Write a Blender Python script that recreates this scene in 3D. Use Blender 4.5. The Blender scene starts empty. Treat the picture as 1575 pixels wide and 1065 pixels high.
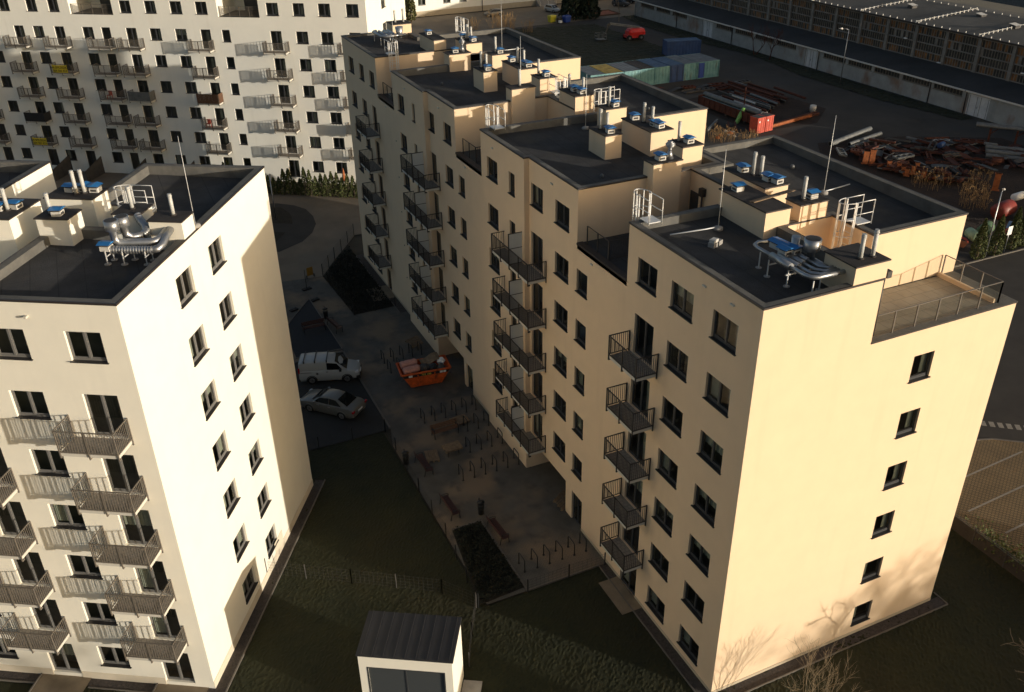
import bpy, bmesh, math, random
from mathutils import Vector, Matrix, noise
R = math.radians
S = bpy.context.scene
COL = S.collection
rnd = random.Random(7)

# ------------------------------------------------------------------ world, sun, camera
SUN_AZ, SUN_EL = -52.2, 6.6           # degrees, direction towards the sun (from +X, counter-clockwise)
w = bpy.data.worlds.new("World"); S.world = w; w.use_nodes = True
nt = w.node_tree; nt.nodes.clear()
sky = nt.nodes.new('ShaderNodeTexSky'); sky.sky_type = 'NISHITA'; sky.sun_disc = False
sky.air_density = .7; sky.dust_density = 3.; sky.ozone_density = .4; sky.sun_elevation = R(SUN_EL); sky.sun_rotation = R(90 - SUN_AZ)
bg = nt.nodes.new('ShaderNodeBackground'); bg.inputs[1].default_value = 0.14
wo = nt.nodes.new('ShaderNodeOutputWorld')
nt.links.new(sky.outputs[0], bg.inputs[0]); nt.links.new(bg.outputs[0], wo.inputs[0])
sd = bpy.data.lights.new('sun', 'SUN'); sd.energy = 3.95; sd.angle = R(0.55); sd.color = (1.0, 0.91, 0.78)
so = bpy.data.objects.new('sun', sd); COL.objects.link(so)
sv = Vector((math.cos(R(SUN_EL))*math.cos(R(SUN_AZ)), math.cos(R(SUN_EL))*math.sin(R(SUN_AZ)), math.sin(R(SUN_EL))))
so.rotation_euler = sv.to_track_quat('Z', 'Y').to_euler(); so.location = sv*300
cd = bpy.data.cameras.new('camera'); cd.sensor_width = 36; cd.lens = 32.0; cd.clip_end = 3000; cd.clip_start = 1
co = bpy.data.objects.new('camera', cd); COL.objects.link(co); S.camera = co
yaw, pitch, roll = R(-24.3168), R(29.7233), R(-0.9712)
fw = Vector((-math.sin(yaw)*math.cos(pitch), math.cos(yaw)*math.cos(pitch), -math.sin(pitch)))
rt = Vector((math.cos(yaw), math.sin(yaw), 0)); up = rt.cross(fw)
r2 = rt*math.cos(roll) + up*math.sin(roll); u2 = up*math.cos(roll) - rt*math.sin(roll)
co.matrix_world = Matrix(((r2.x, u2.x, -fw.x, -20.1416), (r2.y, u2.y, -fw.y, -22.6023), (r2.z, u2.z, -fw.z, 35.5087), (0, 0, 0, 1)))
S.view_settings.view_transform = 'Standard'; S.view_settings.look = 'None'
S.view_settings.exposure = 0.12; S.view_settings.gamma = 1; S.view_settings.use_curve_mapping = False
S.render.engine = 'CYCLES'; S.cycles.max_bounces = 8; S.cycles.diffuse_bounces = 5; S.cycles.transparent_max_bounces = 12
S.cycles.caustics_reflective = False; S.cycles.caustics_refractive = False

# ------------------------------------------------------------------ materials
MATS = {}
def mat(name, col, rough=.8, metal=0., var=.0, vs=1.5, bump=0., bs=30., bd=.02, col2=None, detail=5., spec=None):
    """principled material with world-space noise variation (col -> col2) and bump"""
    if name in MATS: return MATS[name]
    m = bpy.data.materials.new(name); m.use_nodes = True; MATS[name] = m
    n = m.node_tree; p = n.nodes['Principled BSDF']
    p.inputs['Roughness'].default_value = rough; p.inputs['Metallic'].default_value = metal
    if spec is not None: p.inputs['Specular IOR Level'].default_value = spec
    p.inputs['Base Color'].default_value = (*col, 1)
    if var or bump: g = n.nodes.new('ShaderNodeNewGeometry')
    if var:
        t = n.nodes.new('ShaderNodeTexNoise'); t.inputs['Scale'].default_value = vs; t.inputs['Detail'].default_value = detail
        t.inputs['Roughness'].default_value = .62
        n.links.new(g.outputs['Position'], t.inputs['Vector'])
        r = n.nodes.new('ShaderNodeValToRGB'); a, b = r.color_ramp.elements
        a.position = .3; b.position = .7
        c2 = col2 if col2 else tuple(c*(1+var) for c in col)
        c1 = col if col2 else tuple(c*(1-var) for c in col)
        a.color = (*c1, 1); b.color = (*c2, 1)
        n.links.new(t.outputs[0], r.inputs[0]); n.links.new(r.outputs[0], p.inputs['Base Color'])
    if bump:
        t2 = n.nodes.new('ShaderNodeTexNoise'); t2.inputs['Scale'].default_value = bs; t2.inputs['Detail'].default_value = 4
        n.links.new(g.outputs['Position'], t2.inputs['Vector'])
        bm = n.nodes.new('ShaderNodeBump'); bm.inputs['Strength'].default_value = bump; bm.inputs['Distance'].default_value = bd
        n.links.new(t2.outputs[0], bm.inputs['Height']); n.links.new(bm.outputs[0], p.inputs['Normal'])
    return m

def mul_layer(m, fac_socket_builder, col, amount=1.0):
    """mix a second colour over the base colour with a mask"""
    n = m.node_tree; p = n.nodes['Principled BSDF']; bc = p.inputs['Base Color']
    mx = n.nodes.new('ShaderNodeMix'); mx.data_type = 'RGBA'
    if bc.links: n.links.new(bc.links[0].from_socket, mx.inputs[6])
    else: mx.inputs[6].default_value = bc.default_value
    mx.inputs[7].default_value = (*col, 1)
    f = fac_socket_builder(n)
    mt = n.nodes.new('ShaderNodeMath'); mt.operation = 'MULTIPLY'; mt.inputs[1].default_value = amount
    n.links.new(f, mt.inputs[0]); n.links.new(mt.outputs[0], mx.inputs[0]); n.links.new(mx.outputs[2], bc)
def noise_mask(scale, lo, hi, stretch=(1, 1, 1), seed=0.):
    def f(n):
        g = n.nodes.new('ShaderNodeNewGeometry'); mp = n.nodes.new('ShaderNodeMapping')
        mp.inputs['Scale'].default_value = stretch; mp.inputs['Location'].default_value = (seed, seed*1.7, 0)
        t = n.nodes.new('ShaderNodeTexNoise'); t.inputs['Scale'].default_value = scale; t.inputs['Detail'].default_value = 6
        mr = n.nodes.new('ShaderNodeMapRange'); mr.inputs[1].default_value = lo; mr.inputs[2].default_value = hi
        n.links.new(g.outputs['Position'], mp.inputs[0]); n.links.new(mp.outputs[0], t.inputs['Vector'])
        n.links.new(t.outputs[0], mr.inputs[0]); return mr.outputs[0]
    return f
def brick_mask(scale, rot, bw=.5, rh=.25, mortar=.02):
    def f(n):
        g = n.nodes.new('ShaderNodeNewGeometry'); mp = n.nodes.new('ShaderNodeMapping')
        mp.inputs['Rotation'].default_value = (0, 0, rot)
        b = n.nodes.new('ShaderNodeTexBrick'); b.inputs['Scale'].default_value = scale
        b.inputs['Brick Width'].default_value = bw; b.inputs['Row Height'].default_value = rh; b.inputs['Mortar Size'].default_value = mortar
        n.links.new(g.outputs['Position'], mp.inputs[0]); n.links.new(mp.outputs[0], b.inputs['Vector']); return b.outputs['Fac']
    return f
def glass(name, tint=(.5, .56, .54), rough=.03, f0=.05):
    if name in MATS: return MATS[name]
    m = bpy.data.materials.new(name); m.use_nodes = True; MATS[name] = m
    n = m.node_tree; n.nodes.clear()
    o = n.nodes.new('ShaderNodeOutputMaterial'); mx = n.nodes.new('ShaderNodeMixShader'); lw = n.nodes.new('ShaderNodeLayerWeight'); lw.inputs[0].default_value = .5      # Schlick-like, the same from both sides
    pw = n.nodes.new('ShaderNodeMath'); pw.operation = 'POWER'; pw.inputs[1].default_value = 5; n.links.new(lw.outputs['Facing'], pw.inputs[0])
    f = n.nodes.new('ShaderNodeMath'); f.operation = 'MULTIPLY_ADD'; f.inputs[1].default_value = .85; f.inputs[2].default_value = f0; n.links.new(pw.outputs[0], f.inputs[0])
    t = n.nodes.new('ShaderNodeBsdfTransparent'); t.inputs[0].default_value = (*tint, 1)
    g = n.nodes.new('ShaderNodeBsdfGlossy'); g.inputs['Roughness'].default_value = rough
    n.links.new(f.outputs[0], mx.inputs[0]); n.links.new(t.outputs[0], mx.inputs[1]); n.links.new(g.outputs[0], mx.inputs[2])
    n.links.new(mx.outputs[0], o.inputs[0]); return m

CREAM = mat('cream_plaster', (.77, .588, .395), .93, var=.025, vs=.9, bump=.25, bs=90, bd=.006)
WHITE = mat('white_plaster', (.86, .82, .70), .93, var=.025, vs=.9, bump=.25, bs=90, bd=.006)
FWHITE = mat('off_white_plaster', (.87, .85, .76), .93, var=.03, vs=.6, bump=.2, bs=90, bd=.006)
for m_, k_ in ((CREAM, (.66, .49, .32)), (WHITE, (.74, .7, .61)), (FWHITE, (.7, .65, .54))):
    mul_layer(m_, noise_mask(1.1, .56, .8, (1.4, 1.4, .12), 3.), k_, .35)     # faint rain streaks
PLINTH = mat('grey_plinth', (.5, .42, .3), .9, var=.06, vs=2)
CORE = mat('dark_room', (.2, .19, .17), .95, var=.35, vs=.8)
DECK = mat('bitumen_deck', (.078, .077, .077), .95, var=.3, vs=.45, bump=1., bs=55, bd=.07, spec=.2)
mul_layer(DECK, brick_mask(1.0, R(90), 7.5, 1.0, .018), (.05, .05, .05), .85)
mul_layer(DECK, noise_mask(.5, .56, .72, (1, 1, 1), 9.), (.13, .115, .09), .5)
MEMB = mat('bitumen_upstand', (.16, .155, .14), .95, var=.22, vs=1.2, bump=.8, bs=60, bd=.05, spec=.2)
CAPD = mat('chimney_cap_felt', (.055, .05, .048), .9, var=.25, vs=2, bump=.6, bs=60, bd=.03, spec=.2)
COPE = mat('dark_coping', (.035, .028, .025), .5)
FRAMED = mat('anthracite_frame', (.045, .047, .05), .45)
FRAMEG = mat('grey_frame', (.17, .165, .155), .5)
SILL = mat('dark_sill', (.03, .028, .028), .45)
GLASS = glass('window_glass', (.6, .66, .63), .02, .13)
RGLASS = glass('railing_glass', (.86, .88, .86))
CURT = mat('curtain', (.62, .58, .5), .9, var=.1, vs=6)
RAILD = mat('black_railing', (.035, .03, .028), .5)
RAILB = mat('brown_railing', (.14, .122, .1), .5)
SLABM = mat('balcony_floor', (.3, .265, .22), .85, var=.12, vs=5)
mul_layer(SLABM, brick_mask(2.2, 0, .5, .5, .02), (.1, .09, .08), .8)
SLABE = mat('balcony_edge', (.6, .57, .5), .9, var=.05, vs=2)
FROST = mat('frosted_panel', (.55, .57, .56), .4)
GALV = mat('galvanised_steel', (.4, .41, .42), .42, metal=.85, var=.18, vs=3, bump=.15, bs=14, bd=.01)
GALVW = mat('pale_zinc', (.72, .72, .7), .45, metal=.25, var=.06, vs=4)
PIPEG = mat('vent_pipe_grey', (.5, .5, .47), .6, var=.15, vs=5)
BLUE = mat('blue_cap_paint', (.02, .16, .42), .4, var=.15, vs=4)
PALEBOX = mat('vent_box_pale', (.6, .58, .53), .7, var=.12, vs=5)
CONC = mat('concrete', (.34, .32, .29), .9, var=.15, vs=2, bump=.3, bs=30, bd=.01)
TILE = mat('terrace_tile', (.33, .29, .22), .85, var=.14, vs=.8, bump=.3, bs=40, bd=.006)
mul_layer(TILE, brick_mask(1.0, 0, .6, .6, .012), (.17, .15, .12), .8)
WOOD = mat('brown_timber', (.13, .065, .035), .7, var=.3, vs=8)
PALLET = mat('raw_pallet_timber', (.2, .14, .085), .85, var=.3, vs=6)
BENCHW = mat('red_brown_slats', (.06, .02, .014), .6, var=.25, vs=8)
BLACKM = mat('black_steel', (.012, .012, .012), .5)
RUBBER = mat('tyre_rubber', (.012, .012, .012), .85)
RIM = mat('alloy_rim', (.4, .4, .4), .35, metal=.8)
CARWHITE = mat('white_car_paint', (.38, .4, .4), .25)
CARSILV = mat('silver_car_paint', (.19, .183, .165), .3, metal=.35)
CARGL = mat('tinted_car_glass', (.006, .007, .008), .06)
LAMPR = mat('red_tail_lamp', (.35, .01, .01), .2)
LAMPW = mat('clear_headlamp', (.6, .6, .6), .15)
ORANGE = mat('orange_skip_paint', (.62, .1, .015), .55, var=.3, vs=4)
mul_layer(ORANGE, noise_mask(3, .55, .7), (.1, .04, .02), .6)
PINK = mat('pink_insulation', (.6, .3, .24), .95, var=.12, vs=9, bump=.8, bs=20, bd=.05)
RUST = mat('rusted_steel', (.11, .03, .014), .9, var=.5, vs=2.5, bump=.5, bs=20, bd=.02, col2=(.045, .016, .01))
RUSTO = mat('orange_rust', (.32, .1, .032), .9, var=.3, vs=3, bump=.4, bs=20, bd=.02)
STEELG = mat('grey_steel', (.15, .155, .15), .6, metal=.3, var=.25, vs=2)
STEELD = mat('dark_steel', (.06, .055, .05), .7, var=.3, vs=2)
OBOARD = mat('orange_board', (.3, .16, .02), .6)
REDP = mat('red_paint', (.5, .07, .035), .5, var=.2, vs=3)
LIFTR = mat('lift_red', (.6, .02, .015), .45, var=.15, vs=3)
GREENP = mat('green_wrap', (.2, .42, .1), .6, var=.25, vs=4)
YELLOW = mat('yellow_plastic', (.55, .48, .03), .5)
BLUEP = mat('blue_plastic', (.02, .06, .28), .5)
BANNER = mat('yellow_banner', (.72, .55, .03), .6)
INK = mat('black_ink', (.015, .015, .015), .7)
YINK = mat('yellow_ink', (.7, .6, .1), .7)
WHITEP = mat('white_sign_paint', (.8, .8, .78), .5)
TEAL = mat('teal_corrugated_steel', (.07, .2, .21), .6, var=.4, vs=.9, bump=.2, bs=12, bd=.02, col2=(.17, .33, .33))
mul_layer(TEAL, noise_mask(1.5, .6, .72, (1, 1, .3)), (.1, .07, .04), .6)
BLUEC = mat('blue_container_paint', (.015, .05, .15), .55, var=.25, vs=1)
BLUER = mat('faded_blue_roof', (.06, .11, .19), .7, var=.3, vs=.8)
GREYR = mat('grey_tin_roof', (.13, .145, .155), .7, var=.3, vs=.8)
YELR = mat('yellow_lichen_roof', (.35, .25, .06), .9, var=.4, vs=1.2)
BARK = mat('bark', (.16, .12, .08), .9, var=.3, vs=6)
TWIG = mat('pale_twigs', (.25, .19, .115), .85, var=.25, vs=6)
LEAFT = mat('thuja_green', (.07, .085, .02), .8, var=.5, vs=5)
LEAFS = mat('spruce_green', (.018, .03, .014), .85, var=.5, vs=2)
LEAFP = mat('poplar_green', (.1, .1, .03), .8, var=.4, vs=3)
LEAFH = mat('hedge_green', (.075, .09, .02), .8, var=.5, vs=4)
LEAFB = mat('bed_green', (.014, .017, .009), .85, var=.5, vs=4)
REED = mat('dry_reed', (.3, .19, .085), .9, var=.3, vs=3)
STANDSEAM = mat('dark_standing_seam', (.028, .028, .03), .5, var=.15, vs=1)
LOUVRE = mat('dark_louvre', (.05, .055, .055), .5)

# ------------------------------------------------------------------ mesh helpers
class MB:
    def __init__(s): s.v = []; s.f = []; s.mi = []; s.mats = []; s.sm = []
    def m(s, mt):
        if mt not in s.mats: s.mats.append(mt)
        return s.mats.index(mt)
    def face(s, pts, mt, smooth=False):
        b = len(s.v); s.v += [tuple(p) for p in pts]; s.f.append(tuple(range(b, b+len(pts)))); s.mi.append(s.m(mt)); s.sm.append(smooth)
    def box(s, x0, y0, z0, x1, y1, z1, mt, top=None, bottom=True):
        if x0 > x1: x0, x1 = x1, x0
        if y0 > y1: y0, y1 = y1, y0
        b = len(s.v)
        s.v += [(x0, y0, z0), (x1, y0, z0), (x1, y1, z0), (x0, y1, z0), (x0, y0, z1), (x1, y0, z1), (x1, y1, z1), (x0, y1, z1)]
        fs = [(0, 1, 5, 4), (1, 2, 6, 5), (2, 3, 7, 6), (3, 0, 4, 7), (4, 5, 6, 7)] + ([(3, 2, 1, 0)] if bottom else [])
        i = s.m(mt); j = s.m(top) if top else i
        for k, q in enumerate(fs):
            s.f.append(tuple(b+a for a in q)); s.mi.append(j if k == 4 else i); s.sm.append(False)
    def prism(s, poly, z0, z1, mt, top=None):
        b = len(s.v); n = len(poly)
        s.v += [(x, y, z0) for x, y in poly] + [(x, y, z1) for x, y in poly]
        i = s.m(mt); j = s.m(top) if top else i
        for k in range(n):
            l = (k+1) % n; s.f.append((b+k, b+l, b+n+l, b+n+k)); s.mi.append(i); s.sm.append(False)
        s.f.append(tuple(b+n+k for k in range(n))); s.mi.append(j); s.sm.append(False)
        s.f.append(tuple(b+k for k in reversed(range(n)))); s.mi.append(i); s.sm.append(False)
    def tube(s, pts, r, mt, n=8, caps=True):
        """round tube along a polyline; r is a number or one radius per point"""
        pts = [Vector(p) for p in pts]; rs = r if isinstance(r, (list, tuple)) else [r]*len(pts)
        b = len(s.v); i = s.m(mt); prev = None
        for k, p in enumerate(pts):
            if k == 0: d = pts[1]-p
            elif k == len(pts)-1: d = p-pts[k-1]
            else: d = (pts[k+1]-p).normalized()+(p-pts[k-1]).normalized()
            d.normalize()
            if prev is None:
                a = Vector((0, 0, 1)) if abs(d.z) < .9 else Vector((1, 0, 0)); u = d.cross(a).normalized()
            else:
                u = (prev - d*prev.dot(d)); u = u.normalized() if u.length > 1e-6 else d.orthogonal().normalized()
            prev = u; q = d.cross(u)
            for t in range(n):
                an = 2*math.pi*t/n; c = p+(u*math.cos(an)+q*math.sin(an))*rs[k]; s.v.append(tuple(c))
        for k in range(len(pts)-1):
            for t in range(n):
                t2 = (t+1) % n
                s.f.append((b+k*n+t, b+k*n+t2, b+(k+1)*n+t2, b+(k+1)*n+t)); s.mi.append(i); s.sm.append(n > 5)
        if caps:
            s.f.append(tuple(b+t for t in reversed(range(n)))); s.mi.append(i); s.sm.append(False)
            e = b+(len(pts)-1)*n; s.f.append(tuple(e+t for t in range(n))); s.mi.append(i); s.sm.append(False)
    def cyl(s, x, y, z0, z1, r, mt, n=12, r1=None):
        s.tube([(x, y, z0), (x, y, z1)], [r, r if r1 is None else r1], mt, n)
    def bar(s, p, q, wd, ht, mt):
        """rectangular bar from p to q"""
        p, q = Vector(p), Vector(q); d = (q-p).normalized()
        a = Vector((0, 0, 1)) if abs(d.z) < .95 else Vector((0, 1, 0))
        u = d.cross(a).normalized()*wd/2; v = u.normalized().cross(d)*ht/2
        A = [p-u-v, p+u-v, p+u+v, p-u+v]; B = [q-u-v, q+u-v, q+u+v, q-u+v]
        for k in range(4): s.face([A[k], A[(k+1) % 4], B[(k+1) % 4], B[k]], mt)
        s.face(A[::-1], mt); s.face(B, mt)
    def xf(s, M, start=0):
        for k in range(start, len(s.v)): s.v[k] = tuple(M @ Vector(s.v[k]))
    def build(s, name, parent=None, loc=(0, 0, 0), rz=0., mesh_only=False):
        me = bpy.data.meshes.new(name); me.from_pydata(s.v, [], s.f)
        for mt in s.mats: me.materials.append(mt)
        me.polygons.foreach_set('material_index', s.mi); me.polygons.foreach_set('use_smooth', s.sm)
        me.update()
        if mesh_only: return me
        return link(name, me, parent, loc, rz)
def link(name, me, parent=None, loc=(0, 0, 0), rz=0.):
    o = bpy.data.objects.new(name, me); COL.objects.link(o)
    o.location = loc; o.rotation_euler = (0, 0, rz)
    if parent: o.parent = parent
    return o
def tag(o, label, cat, group=None):
    o['label'] = label; o['category'] = cat
    if group: o['group'] = group
    return o
def thing(name, label, cat, loc=(0, 0, 0), rz=0., group=None):
    return tag(link(name, None, None, loc, rz), label, cat, group)
def struct(o, kind='structure'): o['kind'] = kind; return o
def clone(root, loc, rz, label, group=None):
    r = root.copy(); COL.objects.link(r); r.location = loc; r.rotation_euler = (0, 0, rz); r['label'] = label
    if group: r['group'] = group
    for ch in root.children:
        c = ch.copy(); COL.objects.link(c); c.parent = r
        for g in ch.children:
            d = g.copy(); COL.objects.link(d); d.parent = c
    return r
def sheet(name, poly, z, mt):
    b = MB(); b.face([(x, y, z) for x, y in poly], mt); return struct(b.build(name))
def text_obj(name, body, size, mt, parent, loc, rot, extrude=.004):
    """lettering as flat mesh"""
    cu = bpy.data.curves.new(name, 'FONT'); cu.body = body; cu.size = size; cu.extrude = extrude; cu.align_x = 'CENTER'; cu.align_y = 'CENTER'
    t = bpy.data.objects.new(name, cu); COL.objects.link(t)
    dg = bpy.context.evaluated_depsgraph_get(); me = bpy.data.meshes.new_from_object(t.evaluated_get(dg))
    bpy.data.objects.remove(t); bpy.data.curves.remove(cu)
    me.materials.clear(); me.materials.append(mt)
    o = link(name, me, parent, loc); o.rotation_euler = rot
    return o
# ------------------------------------------------------------------ building kit
STOREY = 2.85
def wall(mb, axis, c, s0, s1, z0, z1, ops, mt, depth=.2, mr=None):
    """wall sheet with openings (a, b, lo, hi[, depth]) and their reveals.
    axis 'x': plane x=c facing -x, s runs along y.  axis 'y': plane y=c facing -y, s runs along x."""
    P = (lambda s, z, d: (c+d, s, z)) if axis == 'x' else (lambda s, z, d: (s, c+d, z))
    mr = mr or mt
    ss = sorted({s0, s1, *[min(max(o[k], s0), s1) for o in ops for k in (0, 1)]})
    for i in range(len(ss)-1):
        a, b = ss[i], ss[i+1]; mid = (a+b)/2
        cuts = sorted([(max(o[2], z0), min(o[3], z1)) for o in ops if o[0] < mid < o[1]]); z = z0
        for lo, hi in cuts + [(z1, z1)]:
            if lo > z+1e-4:
                q = [P(a, z, 0), P(b, z, 0), P(b, lo, 0), P(a, lo, 0)]
                mb.face(q[::-1] if axis == 'x' else q, mt)
            z = max(z, hi)
    for o in ops:
        a, b, lo, hi = o[:4]; d = o[4] if len(o) > 4 else depth
        for q in ([P(a, lo, 0), P(a, lo, d), P(a, hi, d), P(a, hi, 0)], [P(b, lo, 0), P(b, hi, 0), P(b, hi, d), P(b, lo, d)],
                  [P(a, hi, 0), P(a, hi, d), P(b, hi, d), P(b, hi, 0)], [P(a, lo, 0), P(b, lo, 0), P(b, lo, d), P(a, lo, d)]):
            mb.face(q, mr)
_wc = {}
def window_meshes(wd, h, fm, door):
    key = (round(wd, 2), round(h, 2), fm.name, door)
    if key in _wc: return _wc[key]
    f = MB(); y0, y1 = .11, .17; t = .055; hw = wd/2
    f.box(-hw, y0, 0, hw, y1, .09, fm); f.box(-hw, y0, h-t, hw, y1, h, fm)
    f.box(-hw, y0, .09, -hw+t, y1, h-t, fm); f.box(hw-t, y0, .09, hw, y1, h-t, fm)
    leaves = [(-hw+t, hw-t)]
    if wd > 1.18:
        f.box(-.045, y0-.012, .09, .045, y1, h-t, fm); leaves = [(-hw+t, -.045), (.045, hw-t)]
    for a, b in leaves:                                  # sash frames
        e = .035; f.box(a, y0+.012, .09, b, y1-.01, .09+e+.02, fm); f.box(a, y0+.012, h-t-e, b, y1-.01, h-t, fm)
        f.box(a, y0+.012, .145, a+e, y1-.01, h-t-e, fm); f.box(b-e, y0+.012, .145, b, y1-.01, h-t-e, fm)
    p = MB()
    for a, b in leaves: p.face([(a, .145, .09), (b, .145, .09), (b, .145, h-t), (a, .145, h-t)], GLASS)
    s = MB(); s.box(-hw-.05, -.075, -.035, hw+.05, .11, .004, SILL)
    cs = []
    for k in range(3):
        c = MB(); a, b = [(-hw+.05, -.1), (.2, hw-.05), (-hw+.05, hw-.05)][k]; nn = 14; zl = .12 if k < 2 else h*.45
        for q in range(nn):
            xa, xb = a+(b-a)*q/nn, a+(b-a)*(q+1)/nn; ya, yb = .27+.035*(q % 2), .27+.035*((q+1) % 2)
            c.face([(xa, ya, zl), (xb, yb, zl), (xb, yb, h), (xa, ya, h)], CURT)
        cs.append(c.build('curtain', mesh_only=True))
    _wc[key] = (f.build('frame', mesh_only=True), p.build('pane', mesh_only=True), s.build('sill', mesh_only=True), cs)
    return _wc[key]
def put_window(b, axis, c, a, bb, lo, hi, fm=None, door=False, curt=.34):
    f, p, s, cs = window_meshes(bb-a, hi-lo, fm or FRAMED, door)
    loc = (c, (a+bb)/2, lo) if axis == 'x' else ((a+bb)/2, c, lo); rz = -math.pi/2 if axis == 'x' else 0.
    o = link('balcony_door' if door else 'window', f, b, loc, rz)
    link('pane', p, o)
    if not door: link('sill', s, o)
    if rnd.random() < curt: link('curtain', cs[rnd.choice((0, 0, 1, 1, 2))], o)
    return o
_bc = {}
def balcony_meshes(L, D, rm, posts, split, top):
    key = (L, D, rm.name, posts, split, top)
    if key in _bc: return _bc[key]
    s = MB(); s.box(-L/2, -D, -.15, L/2, -.002, -.012, SLABE); s.box(-L/2+.012, -D+.012, -.012, L/2-.012, -.002, .0, SLABM)
    r = MB(); H = 1.05; yo = -D-.02
    xs = [-L/2+L*k/(posts-1) for k in range(posts)]
    for x in xs:
        x = min(max(x, -L/2-.02), L/2+.02); r.box(x-.025, yo-.025, -.24, x+.025, yo+.025, H, rm)
        r.box(x-.03, yo, -.24, x+.03, yo+.14, -.17, rm)
    for x in (-L/2-.02, L/2+.02):
        r.box(x-.025, -.06, -.24, x+.025, -.01, H, rm)
        r.box(x-.022, yo, H-.04, x+.022, -.01, H, rm); r.box(x-.018, yo, .05, x+.018, -.01, .085, rm)
        n = int(D/.11)
        for k in range(1, n): y = yo+(D)*k/n; r.box(x-.011, y-.011, .085, x+.011, y+.011, H-.04, rm, bottom=False)
    r.box(-L/2-.02, yo-.022, H-.04, L/2+.02, yo+.022, H, rm); r.box(-L/2, yo-.018, .05, L/2, yo+.018, .085, rm)
    n = int(L/.11)
    for k in range(1, n): x = -L/2+L*k/n; r.box(x-.0095, yo-.0095, .085, x+.0095, yo+.0095, H-.04, rm, bottom=False)
    d = None
    if split is not None:
        d = MB(); x = split
        d.box(x-.02, -D, .1, x+.02, -.05, .98, FROST); d.box(x-.02, -D, 1.02, x+.02, -.05, top-.04, FROST)
        d.box(x-.028, -D-.05, -.2, x+.028, -D, top, rm); d.box(x-.028, -.05, 0, x+.028, -.004, top, rm)
        for z in (.06, .98, top-.04): d.box(x-.026, -D, z, x+.026, -.05, z+.04, rm)
        d = d.build('privacy_screen', mesh_only=True)
    _bc[key] = (s.build('balcony', mesh_only=True), r.build('railing', mesh_only=True), d)
    return _bc[key]
def put_balcony(b, axis, c, a, bb, z, D=1.1, rm=None, posts=3, split=None, top=1.9):
    L = round(bb-a, 2); sp = None
    if split is not None: sp = round(((a+bb)/2-split) if axis == 'x' else (split-(a+bb)/2), 2)
    s, r, d = balcony_meshes(L, D, rm or RAILD, posts, sp, top)
    loc = (c, (a+bb)/2, z) if axis == 'x' else ((a+bb)/2, c, z); rz = -math.pi/2 if axis == 'x' else 0.
    o = link('balcony', s, b, loc, rz); link('railing', r, o)
    if d: link('privacy_screen', d, o)
    return o
def offset_poly(poly, d):
    """inset (d>0) of a rectilinear counter-clockwise polygon"""
    out = []; n = len(poly)
    for i in range(n):
        p, q, r = Vector(poly[i-1]), Vector(poly[i]), Vector(poly[(i+1) % n])
        d1 = (q-p).normalized(); d2 = (r-q).normalized()
        n1 = Vector((-d1.y, d1.x)); n2 = Vector((-d2.y, d2.x)); out.append(tuple(q+n1*d+n2*d))
    return out
def roof_block(walls, roof, poly, zT, H, deck, wm, skip=(), slope=(0, 0), t=.32):
    """raised block: outer walls zT..H (unless skipped), coping, upstand and sloped felt deck"""
    n = len(poly); C = offset_poly(poly, -.035); I = offset_poly(poly, t)
    x_, y_ = sum(p[0] for p in I)/n, sum(p[1] for p in I)/n
    dz = lambda p: deck+(p[0]-x_)*slope[0]+(p[1]-y_)*slope[1]
    for i in range(n):
        j = (i+1) % n; a, b = poly[i], poly[j]
        if i not in skip: walls.face([(*a, zT), (*b, zT), (*b, H-.01), (*a, H-.01)], wm)
        roof.face([(*C[i], H-.07), (*C[j], H-.07), (*C[j], H+.012), (*C[i], H+.012)], COPE)
        roof.face([(*poly[i], H-.07), (*poly[j], H-.07), (*C[j], H-.07), (*C[i], H-.07)], COPE)
        K = offset_poly(poly, .05)
        roof.face([(*C[i], H+.012), (*C[j], H+.012), (*K[j], H+.012), (*K[i], H+.012)], COPE)
        roof.face([(*K[i], H+.012), (*K[j], H+.012), (*I[j], H), (*I[i], H)], MEMB)
        roof.face([(*I[i], H), (*I[j], H), (*I[j], dz(I[j])), (*I[i], dz(I[i]))], MEMB)
    roof.face([(*p, dz(p)) for p in I], DECK)
    return dz
def vent_cap(par, x, y, z, rz=0.):
    m = MB(); m.box(-.2, -.2, 0, .2, .2, .2, PALEBOX)
    for k in (-1, 1): m.box(-.14, k*.201-.004, .05, .14, k*.201+.004, .15, STEELD)
    m.box(-.17, -.17, .2, .17, .17, .27, STEELD)
    for sx in (-1, 1): m.face([(0, -.27, .37), (0, .27, .37), (sx*.29, .27, .3), (sx*.29, -.27, .3)], BLUE)
    m.face([(-.29, -.27, .3), (.29, -.27, .3), (.29, .27, .3), (-.29, .27, .3)], STEELD)
    for k in (-1, 1): m.face([(-.29, k*.27, .3), (.29, k*.27, .3), (0, k*.27, .37)], BLUE)
    return m.build('vent_cap', par, (x, y, z), rz)
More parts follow.
